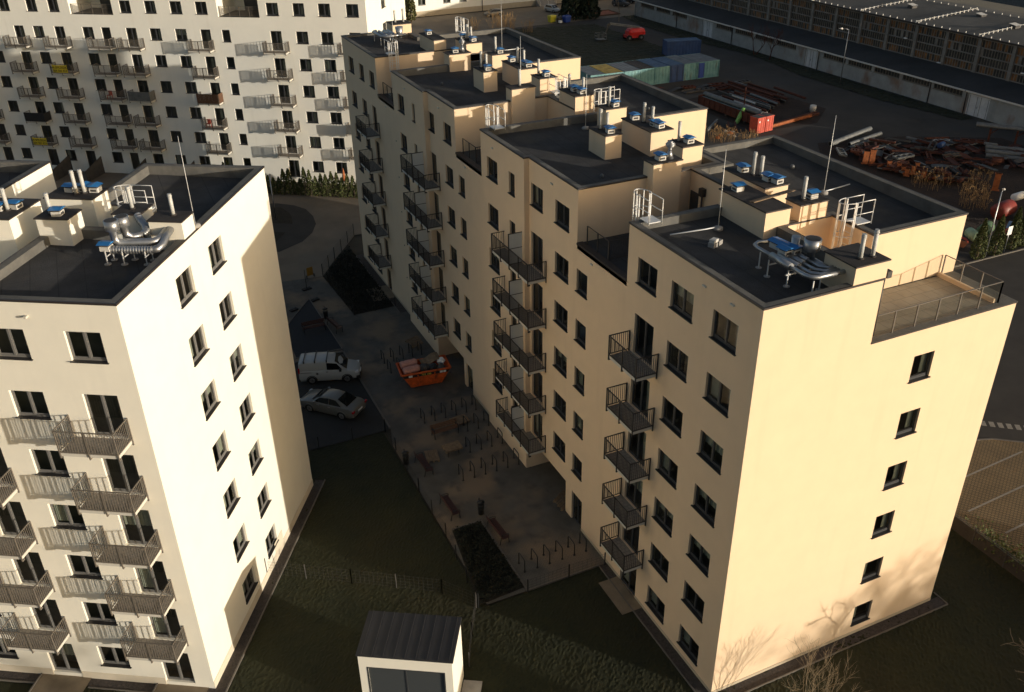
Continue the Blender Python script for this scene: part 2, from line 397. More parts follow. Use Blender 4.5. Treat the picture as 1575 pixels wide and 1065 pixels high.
def chimney(par, x0, y0, x1, y1, zb, zt, wm, pipes=(), caps=(), cowl=None, proud=None):
    m = MB(); m.box(x0, y0, zb, x1, y1, zt-.06, wm)
    m.box(x0-.05, y0-.05, zt-.06, x1+.05, y1+.05, zt, COPE, top=CAPD)
    o = m.build('chimney', par)
    for x, y, h in pipes:
        p = MB(); p.cyl(0, 0, 0, h, .085, PIPEG, 10); p.cyl(0, 0, h*.88, h*.92, .1, PIPEG, 10); p.cyl(0, 0, 0, .06, .14, CAPD, 10)
        p.build('vent_pipe', o, (x, y, zt))
    for x, y in caps: vent_cap(o, x, y, zt, rnd.choice((0, .1, -.15, math.pi/2)))
    if cowl:
        p = MB(); p.cyl(0, 0, 0, .42, .2, GALV, 14, .08); p.cyl(0, 0, .42, .52, .09, GALV, 12)
        for k in range(6):
            za, zb_ = .52+.06*k, .58+.06*k
            ra, rb = .22*math.sin(math.pi*(k+.25)/6.5)+.03, .22*math.sin(math.pi*(k+1.25)/6.5)+.03
            p.tube([(0, 0, za), (0, 0, zb_)], [ra, rb], GALV, 14)
        p.build('turbine_cowl', o, (*cowl, zt))
    return o
def cage_ladder(par, x, y, zlo, zhi, rz, guard=1.1, cage_from=2.4, mt=None):
    """wall ladder with safety hoops; stands off the wall at local -y, climbs to a walk-through guard"""
    mt = mt or GALVW; m = MB()
    for sx in (-.26, .26): m.box(sx-.022, -.24, zlo, sx+.022, -.19, zhi+guard, mt)
    z = zlo+.25
    while z < zhi+.1: m.tube([(-.26, -.215, z), (.26, -.215, z)], .016, mt, 6); z += .28
    z = zlo+.5
    while z < zhi: m.box(-.28, -.2, z-.02, -.24, 0, z+.02, mt); m.box(.24, -.2, z-.02, .28, 0, z+.02, mt); z += 1.2
    o = m.build('roof_ladder', par, (x, y, 0), rz)
    c = MB(); hoops = []; z = zhi+guard
    while z > zhi-cage_from+1.0: hoops.append(z); z -= .75
    arc = lambda zz: [(.36*math.cos(a), -.24-.62*math.sin(a), zz) for a in [math.pi*k/10 for k in range(11)]]
    for z in hoops: c.tube(arc(z), .02, mt, 5)
    for a in (0, .25, .5, .75, 1):
        an = math.pi*a; c.box(.36*math.cos(an)-.018, -.24-.62*math.sin(an)-.018, hoops[-1], .36*math.cos(an)+.018, -.24-.62*math.sin(an)+.018, hoops[0], mt)
    c.build('safety_cage', o)
    g = MB()
    for sx in (-.33, .33):
        g.tube([(sx, -.2, zhi+guard), (sx, .75, zhi+guard), (sx, .75, zhi)], .022, mt, 6); g.tube([(sx, -.2, zhi+.55), (sx, .75, zhi+.55)], .018, mt, 6)
    g.box(-.33, -.02, zhi+.06, .33, .72, zhi+.1, mt)
    g.build('guard_rail', o)
    return o
def rail_run(par, pts, z, mt, h=1.0, glassy=True, pitch=1.2, name='terrace_railing', bars=False, post_r=.025):
    m = MB(); g = MB()
    for a, b in zip(pts, pts[1:]):
        a, b = Vector(a), Vector(b); L = (b-a).length; n = max(1, round(L/pitch)); d = (b-a)/n
        for k in range(n+1):
            p = a+d*k; m.box(p.x-post_r, p.y-post_r, z, p.x+post_r, p.y+post_r, z+h, mt)
        m.bar((*a, z+h), (*b, z+h), .045, .03, mt)
        if bars:
            m.bar((*a, z+.1), (*b, z+.1), .03, .03, mt); q = int(L/.12)
            for k in range(1, q): p = a+(b-a)*k/q; m.box(p.x-.008, p.y-.008, z+.1, p.x+.008, p.y+.008, z+h, mt)
        elif glassy:
            for k in range(n):
                p, q = a+d*(k+.05), a+d*(k+.95); g.face([(*p, z+.08), (*q, z+.08), (*q, z+h-.06), (*p, z+h-.06)], RGLASS)
    o = m.build(name, par)
    if g.f: g.build('glass_panel', o)
    return o
def lightning_rod(x, y, z, h, label, tail=None, frame=None):
    t = thing('lightning_rod', label, 'lightning rod', (x, y, z), 0, 'lightning rods on the roofs')
    m = MB(); m.cyl(0, 0, .1, h, .018, GALVW, 6, .009); m.build('mast', t)
    m = MB(); m.tube([(0, 0, 0), (0, 0, .1), (0, 0, .16)], [.22, .21, .1], CONC, 12); m.build('foot', t)
    if tail:
        m = MB(); m.tube([(0, 0, .12), (tail[0]*.3, tail[1]*.3, .09), (tail[0], tail[1], .07)], .03, GALVW, 6); m.build('conductor', t)
    return t
# ------------------------------------------------------------------ cream apartment building (right)
def row(base, k): return base + STOREY*k
def cream_building():
    b = thing('apartment_building', 'cream rendered apartment building with stepped flat roofs and black balconies, right of the courtyard', 'building')
    T, H, DK = 17.56, 20.38, 19.93
    Lx, Ly = 13.8, 55.9; S0 = .72                       # ground-floor sill height
    wl = MB(); rf = MB()
    wins = []; doors = []                                # (y0, y1, z0, z1) on the long facade
    def wcol(a, c, ks):
        for k in ks: wins.append((a, c, row(S0, k), row(S0, k)+1.24))
    def dcol(a, c, ks):
        for k in ks: doors.append((a, c, row(-.04, k), row(-.04, k)+2.08))
    wcol(1.24, 2.82, range(7)); wcol(4.14, 5.72, range(7)); wcol(6.82, 8.36, (6,)); dcol(6.8, 8.36, range(6))
    wcol(12.82, 13.92, range(1, 6)); doors.append((12.7, 13.9, .02, 2.1))
    wcol(14.8, 16.32, range(1, 7)); wcol(17.75, 19.15, (6,)); dcol(17.75, 19.15, range(1, 6)); wcol(20.6, 21.36, range(1, 7)); wcol(22.92, 24.4, range(1, 7))
    wcol(28.82, 29.82, range(1, 6)); doors.append((28.85, 29.98, .02, 2.1))
    wcol(30.84, 32.18, range(1, 7)); wcol(33.9, 35.0, (6,)); dcol(33.9, 35.0, range(1, 6)); wcol(36.9, 37.42, range(1, 7)); wcol(39.15, 40.5, range(1, 7))
    wcol(41.62, 42.5, range(1, 6)); doors.append((41.62, 42.6, .02, 2.1))
    wcol(47.16, 48.44, (6,)); dcol(47.36, 48.44, range(6)); wcol(49.96, 51.2, range(7)); wcol(52.84, 54.28, range(7))
    holes = [(14.66, 19.38, 0, 2.25, 5.5), (30.45, 34.98, 0, 2.25, 5.5)]
    segs = [(0, 9.2, 0), (9.2, 13.93, 0), (13.93, 19.4, 0), (19.4, 25.25, -.3), (25.25, 30.1, 0), (30.1, 35, 0), (35, 41.6, -.3), (41.6, 46.45, 0), (46.45, Ly, 0)]
    for a, c, x in segs:
        top = T if (round(a, 2), round(c, 2)) in ((9.2, 13.93), (25.25, 30.1), (41.6, 46.45)) else H-.01
        ops = [o for o in wins+doors+holes if a-.2 < (o[0]+o[1])/2 < c]
        # an opening may straddle a seam only where both sides are flush: clip by adding it to both
        ops += [o for o in wins+doors if o not in ops and o[0] < c and o[1] > a and x == 0]
        wall(wl, 'x', x, a, c, 0, top, [(max(o[0], a), min(o[1], c), *o[2:]) for o in ops], CREAM)
    for y in (19.4, 35): wl.face([(-.3, y, 0), (0, y, 0), (0, y, H-.01), (-.3, y, H-.01)], CREAM)
    for y in (25.25, 41.6): wl.face([(-.3, y, 0), (-.3, y, H-.01), (0, y, H-.01), (0, y, 0)], CREAM)
    ends = [(8.32, 9.46, row(S0, k), row(S0, k)+1.26) for k in range(6)]
    wall(wl, 'y', 0, 0, Lx, 0, T, ends, CREAM); wall(wl, 'y', 0, 0, 5.66, T, H-.01, [], CREAM)
    wl.face([(Lx, 0, 0), (Lx, Ly, 0), (Lx, Ly, T), (Lx, 0, T)], CREAM); wl.face([(0, Ly, 0), (0, Ly, T), (Lx, Ly, T), (Lx, Ly, 0)], CREAM)
    # entrance passages: back wall, ceiling is the reveal
    for a, c in ((14.66, 19.38), (30.45, 34.98)): wl.face([(5.5, a, 0), (5.5, c, 0), (5.5, c, 2.25), (5.5, a, 2.25)], CREAM)
    # roofs: three stepped polygons
    W1 = [(0, 0), (5.66, 0), (5.66, 5.9), (8.4, 5.9), (8.4, 3.4), (Lx, 3.4), (Lx, 16.6), (8.5, 16.6), (8.5, 13.91), (6.45, 13.91), (6.45, 9.2), (0, 9.2)]
    W2 = [(0, 13.93), (8.4, 13.93), (8.4, 22.9), (Lx, 22.9), (Lx, 33), (8.5, 33), (8.5, 30.08), (6.5, 30.08), (6.5, 26.5), (8.4, 26.5), (8.4, 25.25), (0, 25.25), (-.3, 25.25), (-.3, 19.4), (0, 19.4)]
    W2 = [(0, 13.93), (8.4, 13.93), (8.4, 22.9), (Lx, 22.9), (Lx, 33), (8.5, 33), (8.5, 30.08), (6.5, 30.08), (6.5, 26.5), (8.4, 26.5), (8.4, 25.25), (-.3, 25.25), (-.3, 19.4), (0, 19.4)]
    W3 = [(0, 30.1), (8.4, 30.1), (8.4, 39.1), (Lx, 39.1), (Lx, 52.3), (5.7, 52.3), (5.7, Ly), (0, Ly), (0, 46.45), (6.5, 46.45), (6.5, 44.1), (8.4, 44.1), (8.4, 41.6), (-.3, 41.6), (-.3, 35), (0, 35)]
    z1 = roof_block(wl, rf, W1, T, H, DK, CREAM, skip=(0, 11), slope=(-.012, .02))
    z2 = roof_block(wl, rf, W2, T, H, DK, CREAM, skip=(11, 12, 13), slope=(-.012, .02))
    z3 = roof_block(wl, rf, W3, T, H, DK, CREAM, skip=(7, 13, 14, 15), slope=(-.012, .02))
    # lower terraces at roof-storey level
    for p in ([(0, 9.2), (6.45, 9.2), (6.45, 13.93), (0, 13.93)], [(0, 25.25), (8.4, 25.25), (8.4, 30.1), (0, 30.1)], [(0, 41.6), (8.4, 41.6), (8.4, 46.45), (0, 46.45)],
              [(8.4, 16.6), (Lx, 16.6), (Lx, 22.9), (8.4, 22.9)], [(8.4, 33), (Lx, 33), (Lx, 39.1), (8.4, 39.1)]):
        rf.prism(p, T-.3, T, DECK)
    for a, c in ((9.2, 13.93), (25.25, 30.1), (41.6, 46.45)): rf.box(-.05, a+.003, T-.06, .3, c-.003, T+.04, COPE)
    rf.prism([(5.66, .3), (12.9, .3), (12.9, 3.4), (8.4, 3.4), (8.4, 5.9), (5.66, 5.9)], T-.3, T-.04, TILE)
    rf.box(5.665, -.035, T-.07, Lx+.035, .3, T+.0, COPE, top=MEMB); rf.box(12.9, .3, T-.07, Lx+.035, 3.395, T+.0, COPE, top=MEMB)
    wl.box(12.78, .34, T-.04, 12.9, 3.39, T+.16, CREAM)
    wl.build('wall', b); rf.build('roof', b)
    pl = MB(); pl.box(-.025, -.025, 0, Lx, -.002, .22, PLINTH); pl.build('plinth', b)
    for a, c in ((0, 6.79), (8.37, 12.69), (19.7, 28.84), (42.61, 47.35), (48.45, Ly)): pl = MB(); pl.box(-.022, a, 0, -.003, c, .22, PLINTH); pl.build('plinth', b)
    cr = MB(); cr.box(.9, .9, .02, Lx-.9, 14, T-.5, CORE); cr.box(5.8, 14, .02, Lx-.9, 36, T-.5, CORE); cr.box(.9, 14, 2.5, 5.8, 36, T-.5, CORE); cr.box(.9, 36, .02, Lx-.9, Ly-.9, T-.5, CORE)
    for a, c in ((.8, 8.6), (14.6, 24.6), (30.8, 41), (47.1, 55.2)): cr.box(.9, a, T-.4, 4, c, DK-.4, CORE)
    cr.build('interior', b)
    for o in wins: put_window(b, 'x', -.3 if (19.4 < o[0] < 25 or 35 < o[0] < 41.3) else 0, *o)
    for o in doors: put_window(b, 'x', 0, *o, door=True)
    for o in ends: put_window(b, 'y', 0, *o, curt=1.)
    for k in range(1, 6):
        z = row(-.06, k)
        put_balcony(b, 'x', 0, 6.3, 8.66, z)
        put_balcony(b, 'x', 0, 46.85, 49.6, z)
        for a, m_, c in ((17.3, 19.72, 22.1), (33.4, 35.7, 38.3)):
            put_balcony(b, 'x', 0, a, c, z, D=1.1, posts=5, split=m_)
    for a in (14.9, 31): pp = MB(); pp.box(5.38, a, 0, 5.47, a+2.2, 2.1, FRAMED); pp.build('entrance_door', b)
    # roof structures
    CT = 21.17; Z = 19.6
    chimney(b, 4.12, -.003, 5.72, 1.65, H, CT, CREAM, pipes=((4.75, .5, 1.), (5.3, .45, 1.1)))
    bx = MB(); bx.box(4.12, .3, Z, 5.66, 1.65, H, CREAM); bx.build('chimney_base', b)
    chimney(b, 4.66, 5.9, 5.98, 9.15, Z, CT, CREAM, caps=((5.2, 8.6),))
    chimney(b, 6.5, 5.88, 8.0, 6.82, T, CT, CREAM, pipes=((7.0, 6.35, 1.05),), caps=((7.5, 6.4),))
    chimney(b, 6.5, 8.28, 7.8, 11.38, Z, CT, CREAM, pipes=((7.1, 9.95, 1.1), (7.35, 9.7, .95)), caps=((7., 10.6), (7.25, 9.05), (7.4, 8.6)))
    for dy, first in ((0, True), (16.45, False)):
        chimney(b, 3.85, 13.4+dy, 5.48, 14.3+dy, T, CT, CREAM, caps=((4.5, 13.85+dy),) if first else (), cowl=(5.0, 13.8) if first else None, pipes=() if first else ((4.6, 30.3, 1.05),))
        chimney(b, 4.1, 18.5+dy, 5.1, 20.3+dy, Z, CT, CREAM, pipes=((4.45, 19.7+dy, 1.1), (4.7, 19.4+dy, .95)), caps=((4.6, 18.9+dy),))
        chimney(b, 6.62, 18.0+dy, 7.98, 21.05+dy, Z, CT, CREAM, pipes=((7.2, 19.7+dy, 1.1), (7.5, 19.3+dy, .95)), caps=((7.1, 20.5+dy), (7.4, 18.9+dy), (7.45, 18.5+dy)))
        chimney(b, 6.62, 15.0+dy, 7.84, 16.3+dy, Z, CT, CREAM, pipes=((6.95, 15.9+dy, 1.05),), caps=((7.3, 15.5+dy),))
        chimney(b, 6.72, 23.0+dy, 8.1, 24.0+dy, Z, CT, CREAM, pipes=((7.2, 23.5+dy, 1.15),), caps=((7.5, 23.4+dy),))
    chimney(b, 6.52, 26.4, 7.86, 28.5, T, CT, CREAM, pipes=((7.0, 28.1, .95), (7.55, 27.3, .85)), caps=((7.1, 27.6), (7.2, 26.9)))
    chimney(b, 6.6, 44.1, 7.9, 46.4, T, CT, CREAM, pipes=((7.3, 45.6, 1.1), (7.5, 45.3, .95)), caps=((7.1, 46.), (7.4, 44.7)))
    chimney(b, 4.03, 41.1, 5.7, 42.2, T, CT, CREAM, caps=((4.7, 41.6),), cowl=(5.25, 41.6))
    chimney(b, 4.85, 46.46, 5.85, 49.8, Z, CT, CREAM, caps=((5.3, 48.9),))
    chimney(b, 4.05, 54.2, 5.69, 55.89, Z, CT, CREAM, pipes=((4.5, 54.9, 1.0), (5.2, 54.8, 1.1)))
    # ladders on the roof steps
    cage_ladder(b, 8.4, 4.7, T, H, -math.pi/2); cage_ladder(b, 8.4, 25.9, T, H, -math.pi/2)
    cage_ladder(b, .82, 9.2, T, H, math.pi); cage_ladder(b, .62, 25.25, T, H, math.pi)
    cage_ladder(b, 7.3, 30.1, T, H, 0); cage_ladder(b, 9.5, 52.3, T, H, math.pi); cage_ladder(b, 1.4, 46.45, T, H, 0)
    # terrace railings
    for y0, y1 in ((9.3, 13.85), (25.35, 30.0), (41.7, 46.35)):
        rail_run(b, [(.32, y1-.35), (.32, y1-2.4)], T, RAILD, 1.0, True, 1.0)
        rail_run(b, [(.32, y1-2.45), (4.6, y1-2.45)], T, RAILD, 1.0, False, 1.5, bars=True)
    rail_run(b, [(5.8, .26), (12.95, .26), (12.95, 3.3)], T, RAILB, 1.0, True, 1.18)
    m = MB()                                             # rain hopper and downpipe, service door on the first recess wall
    m.box(6.2, 12.5, 19.35, 6.43, 12.82, 19.75, COPE); m.tube([(6.33, 12.66, 19.35), (6.33, 12.66, T)], .05, COPE, 8); m.build('downpipe', b)
    m = MB(); m.box(6.4, 13.1, T, 6.447, 13.75, T+1.75, FRAMED); m.box(6.385, 13.16, T+.8, 6.4, 13.2, T+.9, GALV); m.build('service_door', b)
    m = MB(); m.box(5.75, -.26, H-.1, 5.98, -.02, H+.18, STEELD); m.tube([(5.85, -.06, H-.1), (5.85, -.06, T+.1)], .04, COPE, 8)
    m.box(5.74, .18, T+3.1, 5.98, .44, T+3.35, STEELD); m.build('overflow_hopper', b)
    for o in [c for c in b.children if c.name.startswith('overflow')]: o.location = (.12, .32, 0)
    for y in (1.6, 3.4, 12.3, 16.6, 23.4, 28.5, 32.8, 38.6, 44.5): m = MB(); m.box(-.07 - (.3 if 19.4 < y < 25.25 or 35 < y < 41.6 else 0), y, 19.72 if not (9.2 < y < 13.9 or 25.3 < y < 30 or 41.6 < y < 46.4) else 17.0, 0 - (.3 if 19.4 < y < 25.25 or 35 < y < 41.6 else 0), y+.22, 19.78 if not (9.2 < y < 13.9 or 25.3 < y < 30 or 41.6 < y < 46.4) else 17.06, SLABE); m.build('overflow_spout', b)
    # loose things standing on these roofs
    lightning_rod(3.55, 7.6, z1((3.55, 7.6)), 3.6, 'tall lightning rod on the nearest roof of the cream building, long cable on the felt', (-2.3, .3))
    lightning_rod(10.8, 9.1, z1((10.8, 9.1)), 3.8, 'tallest lightning rod, on the right-hand roof of the cream building above the scrap yard', (1.9, .3))
    lightning_rod(5.82, 23.8, z2((5.82, 23.8)), 3.2, 'thin lightning rod beside the caged ladder on the middle roof of the cream building')
    lightning_rod(5.2, 31.4, z3((5.2, 31.4)), 4.3, 'slim lightning rod behind the narrow tower chimney of the cream building')
    lightning_rod(10.2, 45.5, z3((10.2, 45.5)), 4.2, 'lightning rod on the farthest right roof of the cream building', (2., .2))
    lightning_rod(3.4, 52.2, z3((3.4, 52.2)), 3.2, 'lightning rod on the farthest left roof of the cream building')
    c = thing('concrete_block', 'stack of pale concrete blocks lying on the nearest roof of the cream building', 'concrete block', (2.35, 6.2, z1((2.35, 6.2))+.01), .4)
    m = MB(); m.box(-.3, -.16, 0, .0, .14, .2, CONC); m.box(.12, -.16, 0, .4, .14, .2, CONC); m.build('lower_block', c)
    m = MB(); m.box(-.24, -.12, .2, .1, .12, .33, PALEBOX); m.build('upper_block', c)
    # duct cluster on the nearest roof
    d = thing('ventilation_duct', 'cluster of silver ventilation ducts with blue caps and a wide stack on the nearest roof', 'air duct', (3.2, 2.2, z1((3., 2.2))))
    def rel(*ps): return [(x-3.2, y-2.2, z-z1((3., 2.2))) for x, y, z in ps]
    m = MB(); m.tube(rel((3.35, 4.1, 20.75), (3.0, 4.25, 20.75), (2.72, 4.1, 20.75), (2.62, 3.8, 20.75), (2.63, 2.9, 20.75)), .08, GALV, 12)
    m.tube(rel((2.63, 2.95, 20.75), (2.6, 1.75, 20.75)), .15, GALV, 14); m.tube(rel((2.6, 1.8, 20.75), (2.58, 1.0, 20.75), (2.66, .72, 20.75), (2.9, .58, 20.75), (4.15, .56, 20.75)), .09, GALV, 12); m.build('duct', d)
    for x, ye, r in ((2.98, .84, .12), (3.34, 1.0, .11), (3.68, 1.16, .1)):
        m = MB(); m.tube(rel((x, 2.9, 20.7), (x, ye+.9, 20.7)), r, GALV, 12); m.tube(rel((x, ye+.95, 20.7), (x, ye+.25, 20.7), (x+.25, ye, 20.7), (4.15, ye, 20.7)), r*.62, GALV, 10); m.build('duct', d)
    for x, y in ((3.35, 3.55), (3.4, 3.15), (3.2, 2.85), (3.6, 2.8)):
        vent_cap(d, x-3.2, y-2.2, 20.72-z1((3., 2.2)), .12)
    m = MB(); m.tube(rel((4.02, 2.3, 20.1), (4.02, 2.3, 20.9), (4.02, 2.3, 21.0), (4.02, 2.3, 21.45)), [.16, .16, .32, .34], GALV, 18); m.tube(rel((4.02, 2.3, 20.6), (4.05, 1.4, 20.55)), .13, GALV, 10)
    m.tube(rel((4.02, 2.3, 21.4), (4.02, 2.3, 21.46)), .29, STEELD, 18); m.build('stack', d)
    m = MB(); m.tube(rel((3.75, 2.95, 20.1), (3.75, 2.95, 21.35)), [.13, .17], GALV, 14); m.build('stack', d)
    for x, y in ((2.72, 3.7), (2.5, 2.9), (2.6, 1.85), (3.5, 1.05), (2.75, .62), (3.3, 2.6)):
        m = MB(); m.box(x-3.2-.02, y-2.2-.02, .02, x-3.2+.02, y-2.2+.02, .75, GALVW); m.cyl(x-3.2, y-2.2, 0.01, .05, .13, CONC, 10); m.build('duct_stand', d)
    for y in (1.85, 2.9): m = MB(); m.box(-.7, y-2.2-.02, .5, .5, y-2.2+.02, .55, GALVW); m.build('duct_crossbar', d)
    d = thing('ventilation_duct', 'small silver duct cluster on the farthest roof of the cream building', 'air duct', (3.0, 52.5, z3((3., 52.5))))
    m = MB(); m.tube([(-.6, 1.2, .75), (-.9, .9, .75), (-.9, -1.2, .75), (-.5, -1.5, .75), (1.1, -1.5, .75)], .12, GALV, 10)
    for x in (-.4, 0, .35): m.tube([(x, 1., .7), (x, -1.1, .7)], .14, GALV, 10)
    m.build('duct', d); m = MB(); m.tube([(1.1, .2, .2), (1.1, .2, 1.1)], [.2, .34], GALV, 14); m.build('stack', d)
    for x, y in ((-.9, .8), (-.9, -1.), (.4, .6), (.4, -1.)): m = MB(); m.box(x-.02, y-.02, 0, x+.02, y+.02, .7, GALVW); m.build('duct_stand', d)
    for x, y, r_ in ((2.6, 16.2, .1), (11.8, 12.6, .12), (11.3, 25.6, .1), (2.2, 38., .09), (11.2, 43.6, .1)):
        m = MB(); zz = (z1 if y < 13.9 else z2 if y < 30 else z3)((x, y)); m.tube([(x, y, zz-.05), (x, y, zz+.13), (x, y, zz+.2)], [r_, r_, r_*.5], STEELG, 10); m.build('roof_outlet', b)
    p = thing('timber_plank', 'two pale timber planks lying across the long chimney of the cream building', 'plank', (6.1, 7.2, 21.17), .15)
    m = MB(); m.box(-1.3, -.07, .02, 1.3, .05, .06, PALLET); m.box(-1.35, .09, .0, 1.2, .2, .04, PALLET); m.build('board', p)
    return b
cream_building()
# ------------------------------------------------------------------ white apartment building (left foreground)
WA = R(58.75); WC = Vector((-21.05, 10.39, 0))
def wp(u, v, z=0.):
    return (WC.x+u*math.cos(WA)-v*math.sin(WA), WC.y+u*math.sin(WA)+v*math.cos(WA), z)
def white_building():
    b = thing('apartment_building', 'white rendered apartment building in the left foreground with balconies and silver roof ducts', 'building', WC, WA)
    S0 = 1.06; T, H, DK = 17.8, 20.6, 20.15; Lu, Lv = 15.5, 34.
    wl = MB(); rf = MB(); wins = []; doors = []
    for v0 in (0, 5.73, 11.46, 17.2, 22.9, 28.6):
        d0 = v0 if v0 else 0
        for k in range(6):
            z = row(S0, k)
            doors.append((.93+d0, 2.38+d0, z-.76, z+1.26)); wins.append((4.0+d0 - (0 if v0 == 0 else .02), 5.43+d0, z, z+1.26))
    z6 = row(S0, 6)-.1
    for a, c in ((.93, 2.38), (4.0, 5.42), (13, 14.4), (18, 19.4), (24, 25.4)): wins.append((a, c, z6, z6+1.3))
    wins = [o for o in wins if o[1] < Lv]; doors = [o for o in doors if o[1] < Lv]
    wall(wl, 'x', 0, 0, Lv, 0, T, [o for o in wins+doors if o[2] < T-1], WHITE)
    wall(wl, 'x', 0, 0, 6.4, T, H-.01, [o for o in wins if o[2] > T-1 and o[1] < 6.4], WHITE)
    wall(wl, 'x', 0, 11.65, Lv, T, H-.01, [o for o in wins if o[2] > T-1 and o[0] > 11.7], WHITE)
    ends = [(4.5, 6.0, row(S0, k)-.04*k/6, row(S0, k)+1.27) for k in range(7)] + [(7.84, 9.3, row(S0, k)-.04*k/6, row(S0, k)+1.27) for k in range(7)]
    wall(wl, 'y', 0, 0, Lu, 0, H-.01, ends, WHITE)
    wl.face([(Lu, 0, 0), (Lu, Lv, 0), (Lu, Lv, T), (Lu, 0, T)], WHITE); wl.face([(0, Lv, 0), (0, Lv, T), (Lu, Lv, T), (Lu, Lv, 0)], WHITE)
    P1 = [(0, 0), (Lu, 0), (Lu, 6.4), (8.15, 6.4), (8.15, 5.25), (9.6, 5.25), (9.6, 3.4), (6.9, 3.4), (6.9, 6.4), (0, 6.4)]
    P1 = [(0, 0), (Lu, 0), (Lu, 6.4), (9.7, 6.4), (9.7, 3.6), (7.0, 3.6), (7.0, 6.4), (0, 6.4)]
    roof_block(wl, rf, P1, T, H, DK, WHITE, skip=(0, 7), slope=(-.006, .02), t=.35)
    P2 = [(0, 11.65), (Lu, 11.65), (Lu, Lv), (0, Lv)]
    roof_block(wl, rf, P2, T, H, DK, WHITE, skip=(3,), slope=(0, .01))
    rf.prism([(0.02, 6.4), (Lu, 6.4), (Lu, 11.65), (0.02, 11.65)], T-.3, T, DECK)
    rf.prism([(7.0, 3.6), (9.7, 3.6), (9.7, 6.39), (7.0, 6.39)], T+1.6, T+1.9, DECK)
    wl.build('wall', b); rf.build('roof', b)
    pl = MB(); pl.box(0, -.025, 0, Lu, -.003, .5, mat('plinth_pale', (.7, .62, .48), .9, var=.05, vs=2)); pl.build('plinth', b)
    for q in range(6): pl = MB(); pl.box(-.022, 2.4+5.73*q-(0 if q < 6 else 0), 0, -.003, .9+5.73*(q+1), .48, MATS['plinth_pale']); pl.build('plinth', b)
    cr = MB(); cr.box(.9, .9, .02, Lu-.9, Lv-.9, T-.6, CORE); cr.box(.9, .9, T-.5, 6, 6, DK-.4, CORE); cr.box(6.1, .9, T-.5, 14, 3.4, DK-.4, CORE); cr.build('interior', b)
    for o in wins: put_window(b, 'x', 0, *o, fm=FRAMEG, curt=.3)
    for o in doors: put_window(b, 'x', 0, *o, fm=FRAMEG, door=True, curt=.2)
    for o in ends: put_window(b, 'y', 0, *o, fm=FRAMEG, curt=.85)
    for q in range(5):
        for k in range(1, 6):
            put_balcony(b, 'x', 0, .79+5.74*q, 3.2+5.74*q, row(S0, k)-.8, D=1.12, rm=RAILB)
    CT = 21.43; Z = 19.8
    chimney(b, 5.95, -.003, 7.05, 1.45, H, CT, WHITE, pipes=((6.6, .62, .95),)); m = MB(); m.box(5.95, .36, Z, 7.05, 1.45, H, WHITE); m.build('chimney_base', b)
    chimney(b, 6.6, 2.15, 7.75, 3.35, Z, CT, WHITE, pipes=((7.2, 2.75, 1.0),))
    chimney(b, 8.23, 5.15, 9.6, 7.4, T, CT, WHITE, pipes=((8.75, 6.15, 1.1), (8.9, 5.85, 1.1)), caps=((9.1, 6.6), (9.2, 6.0), (9.15, 5.45)))
    chimney(b, 5.85, 5.0, 6.98, 6.42, T+.5, CT, WHITE, pipes=((6.3, 5.95, .95),), caps=((6.25, 5.6),))
    chimney(b, 5.66, 7.5, 8.0, 11.6, T, CT, WHITE, pipes=((6.6, 8.1, 1.), (6.4, 11., .9)), caps=((6.9, 7.9), (6.6, 8.5)))
    cage_ladder(b, 9.0, 3.6, T+1.9, H, math.pi)
    for v in (3.6, 12.2, 17.8): m = MB(); m.box(-.16, v, 19.9, 0, v+.1, 19.98, SLABE); m.build('overflow_spout', b)
    m = MB(); m.box(8.8, -.022, .25, 10.0, -.004, 1.2, MATS['plinth_pale']); m.build('service_panel', b); m = MB(); m.box(7.3, -.018, .0, 7.38, -.003, 1.5, STEELD); m.build('conduit', b)
    x, y, z = wp(7.25, .06, 0); lightning_rod(x, y, 20.65, 4.0, 'leaning lightning rod on the white building beside its edge chimney')
    x, y, z = wp(11.9, 14.2, 0); lightning_rod(x, y, 20.2, 3.4, 'lightning rod at the far left on the rear roof of the white building')
    # silver duct assembly
    d = thing('ventilation_duct', 'corrugated silver ducts with two open stacks on the white building roof', 'air duct', wp(4.9, 1.6, 20.15), WA)
    m = MB()
    def el(u, v, z): return (u-4.9, v-1.6, z-20.15)
    m.tube([el(4.72, 2.35, 21.9), el(4.72, 2.35, 21.5), el(4.72, 2.35, 21.42), el(4.72, 2.35, 21.05), el(4.75, 2.2, 20.9), el(4.85, 1.95, 20.88), el(5.0, .98, 20.88), el(5.1, .82, 20.88), el(5.3, .72, 20.9), el(5.96, .72, 21.0)], [.29, .29, .17, .16, .16, .16, .16, .16, .16, .16], GALV, 16)
    m.tube([el(4.72, 2.35, 21.8), el(4.72, 2.35, 21.91)], .25, STEELD, 16); m.build('stack', d)
    m = MB(); m.tube([el(5.3, 2.2, 21.85), el(5.3, 2.2, 21.45), el(5.3, 2.2, 21.38), el(5.3, 2.15, 21.05), el(5.4, 1.95, 20.9), el(5.6, 1.6, 20.9)], [.28, .28, .17, .16, .16, .16], GALV, 16)
    m.tube([el(5.3, 2.2, 21.75), el(5.3, 2.2, 21.86)], .24, STEELD, 16)
    pts = [el(5.6, 1.62, 20.9), el(5.85, 1.55, 20.95), el(6.2, 1.75, 21.05), el(6.5, 2.1, 21.2), el(6.7, 2.3, 21.35)]
    P_ = []; R_ = []
    for k in range(41):
        t = k/40*(len(pts)-1); i = min(int(t), len(pts)-2); P_.append(tuple(Vector(pts[i]).lerp(Vector(pts[i+1]), t-i))); R_.append(.15+.03*((k//2) % 2))
    m.tube(P_, R_, GALV, 12); m.build('stack', d)
    P_ = []; R_ = []
    for k in range(60):
        P_.append(el(4.45+.1*k/59, 2.5-1.75*k/59, 20.72)); R_.append(.145+.035*((k//2) % 2))
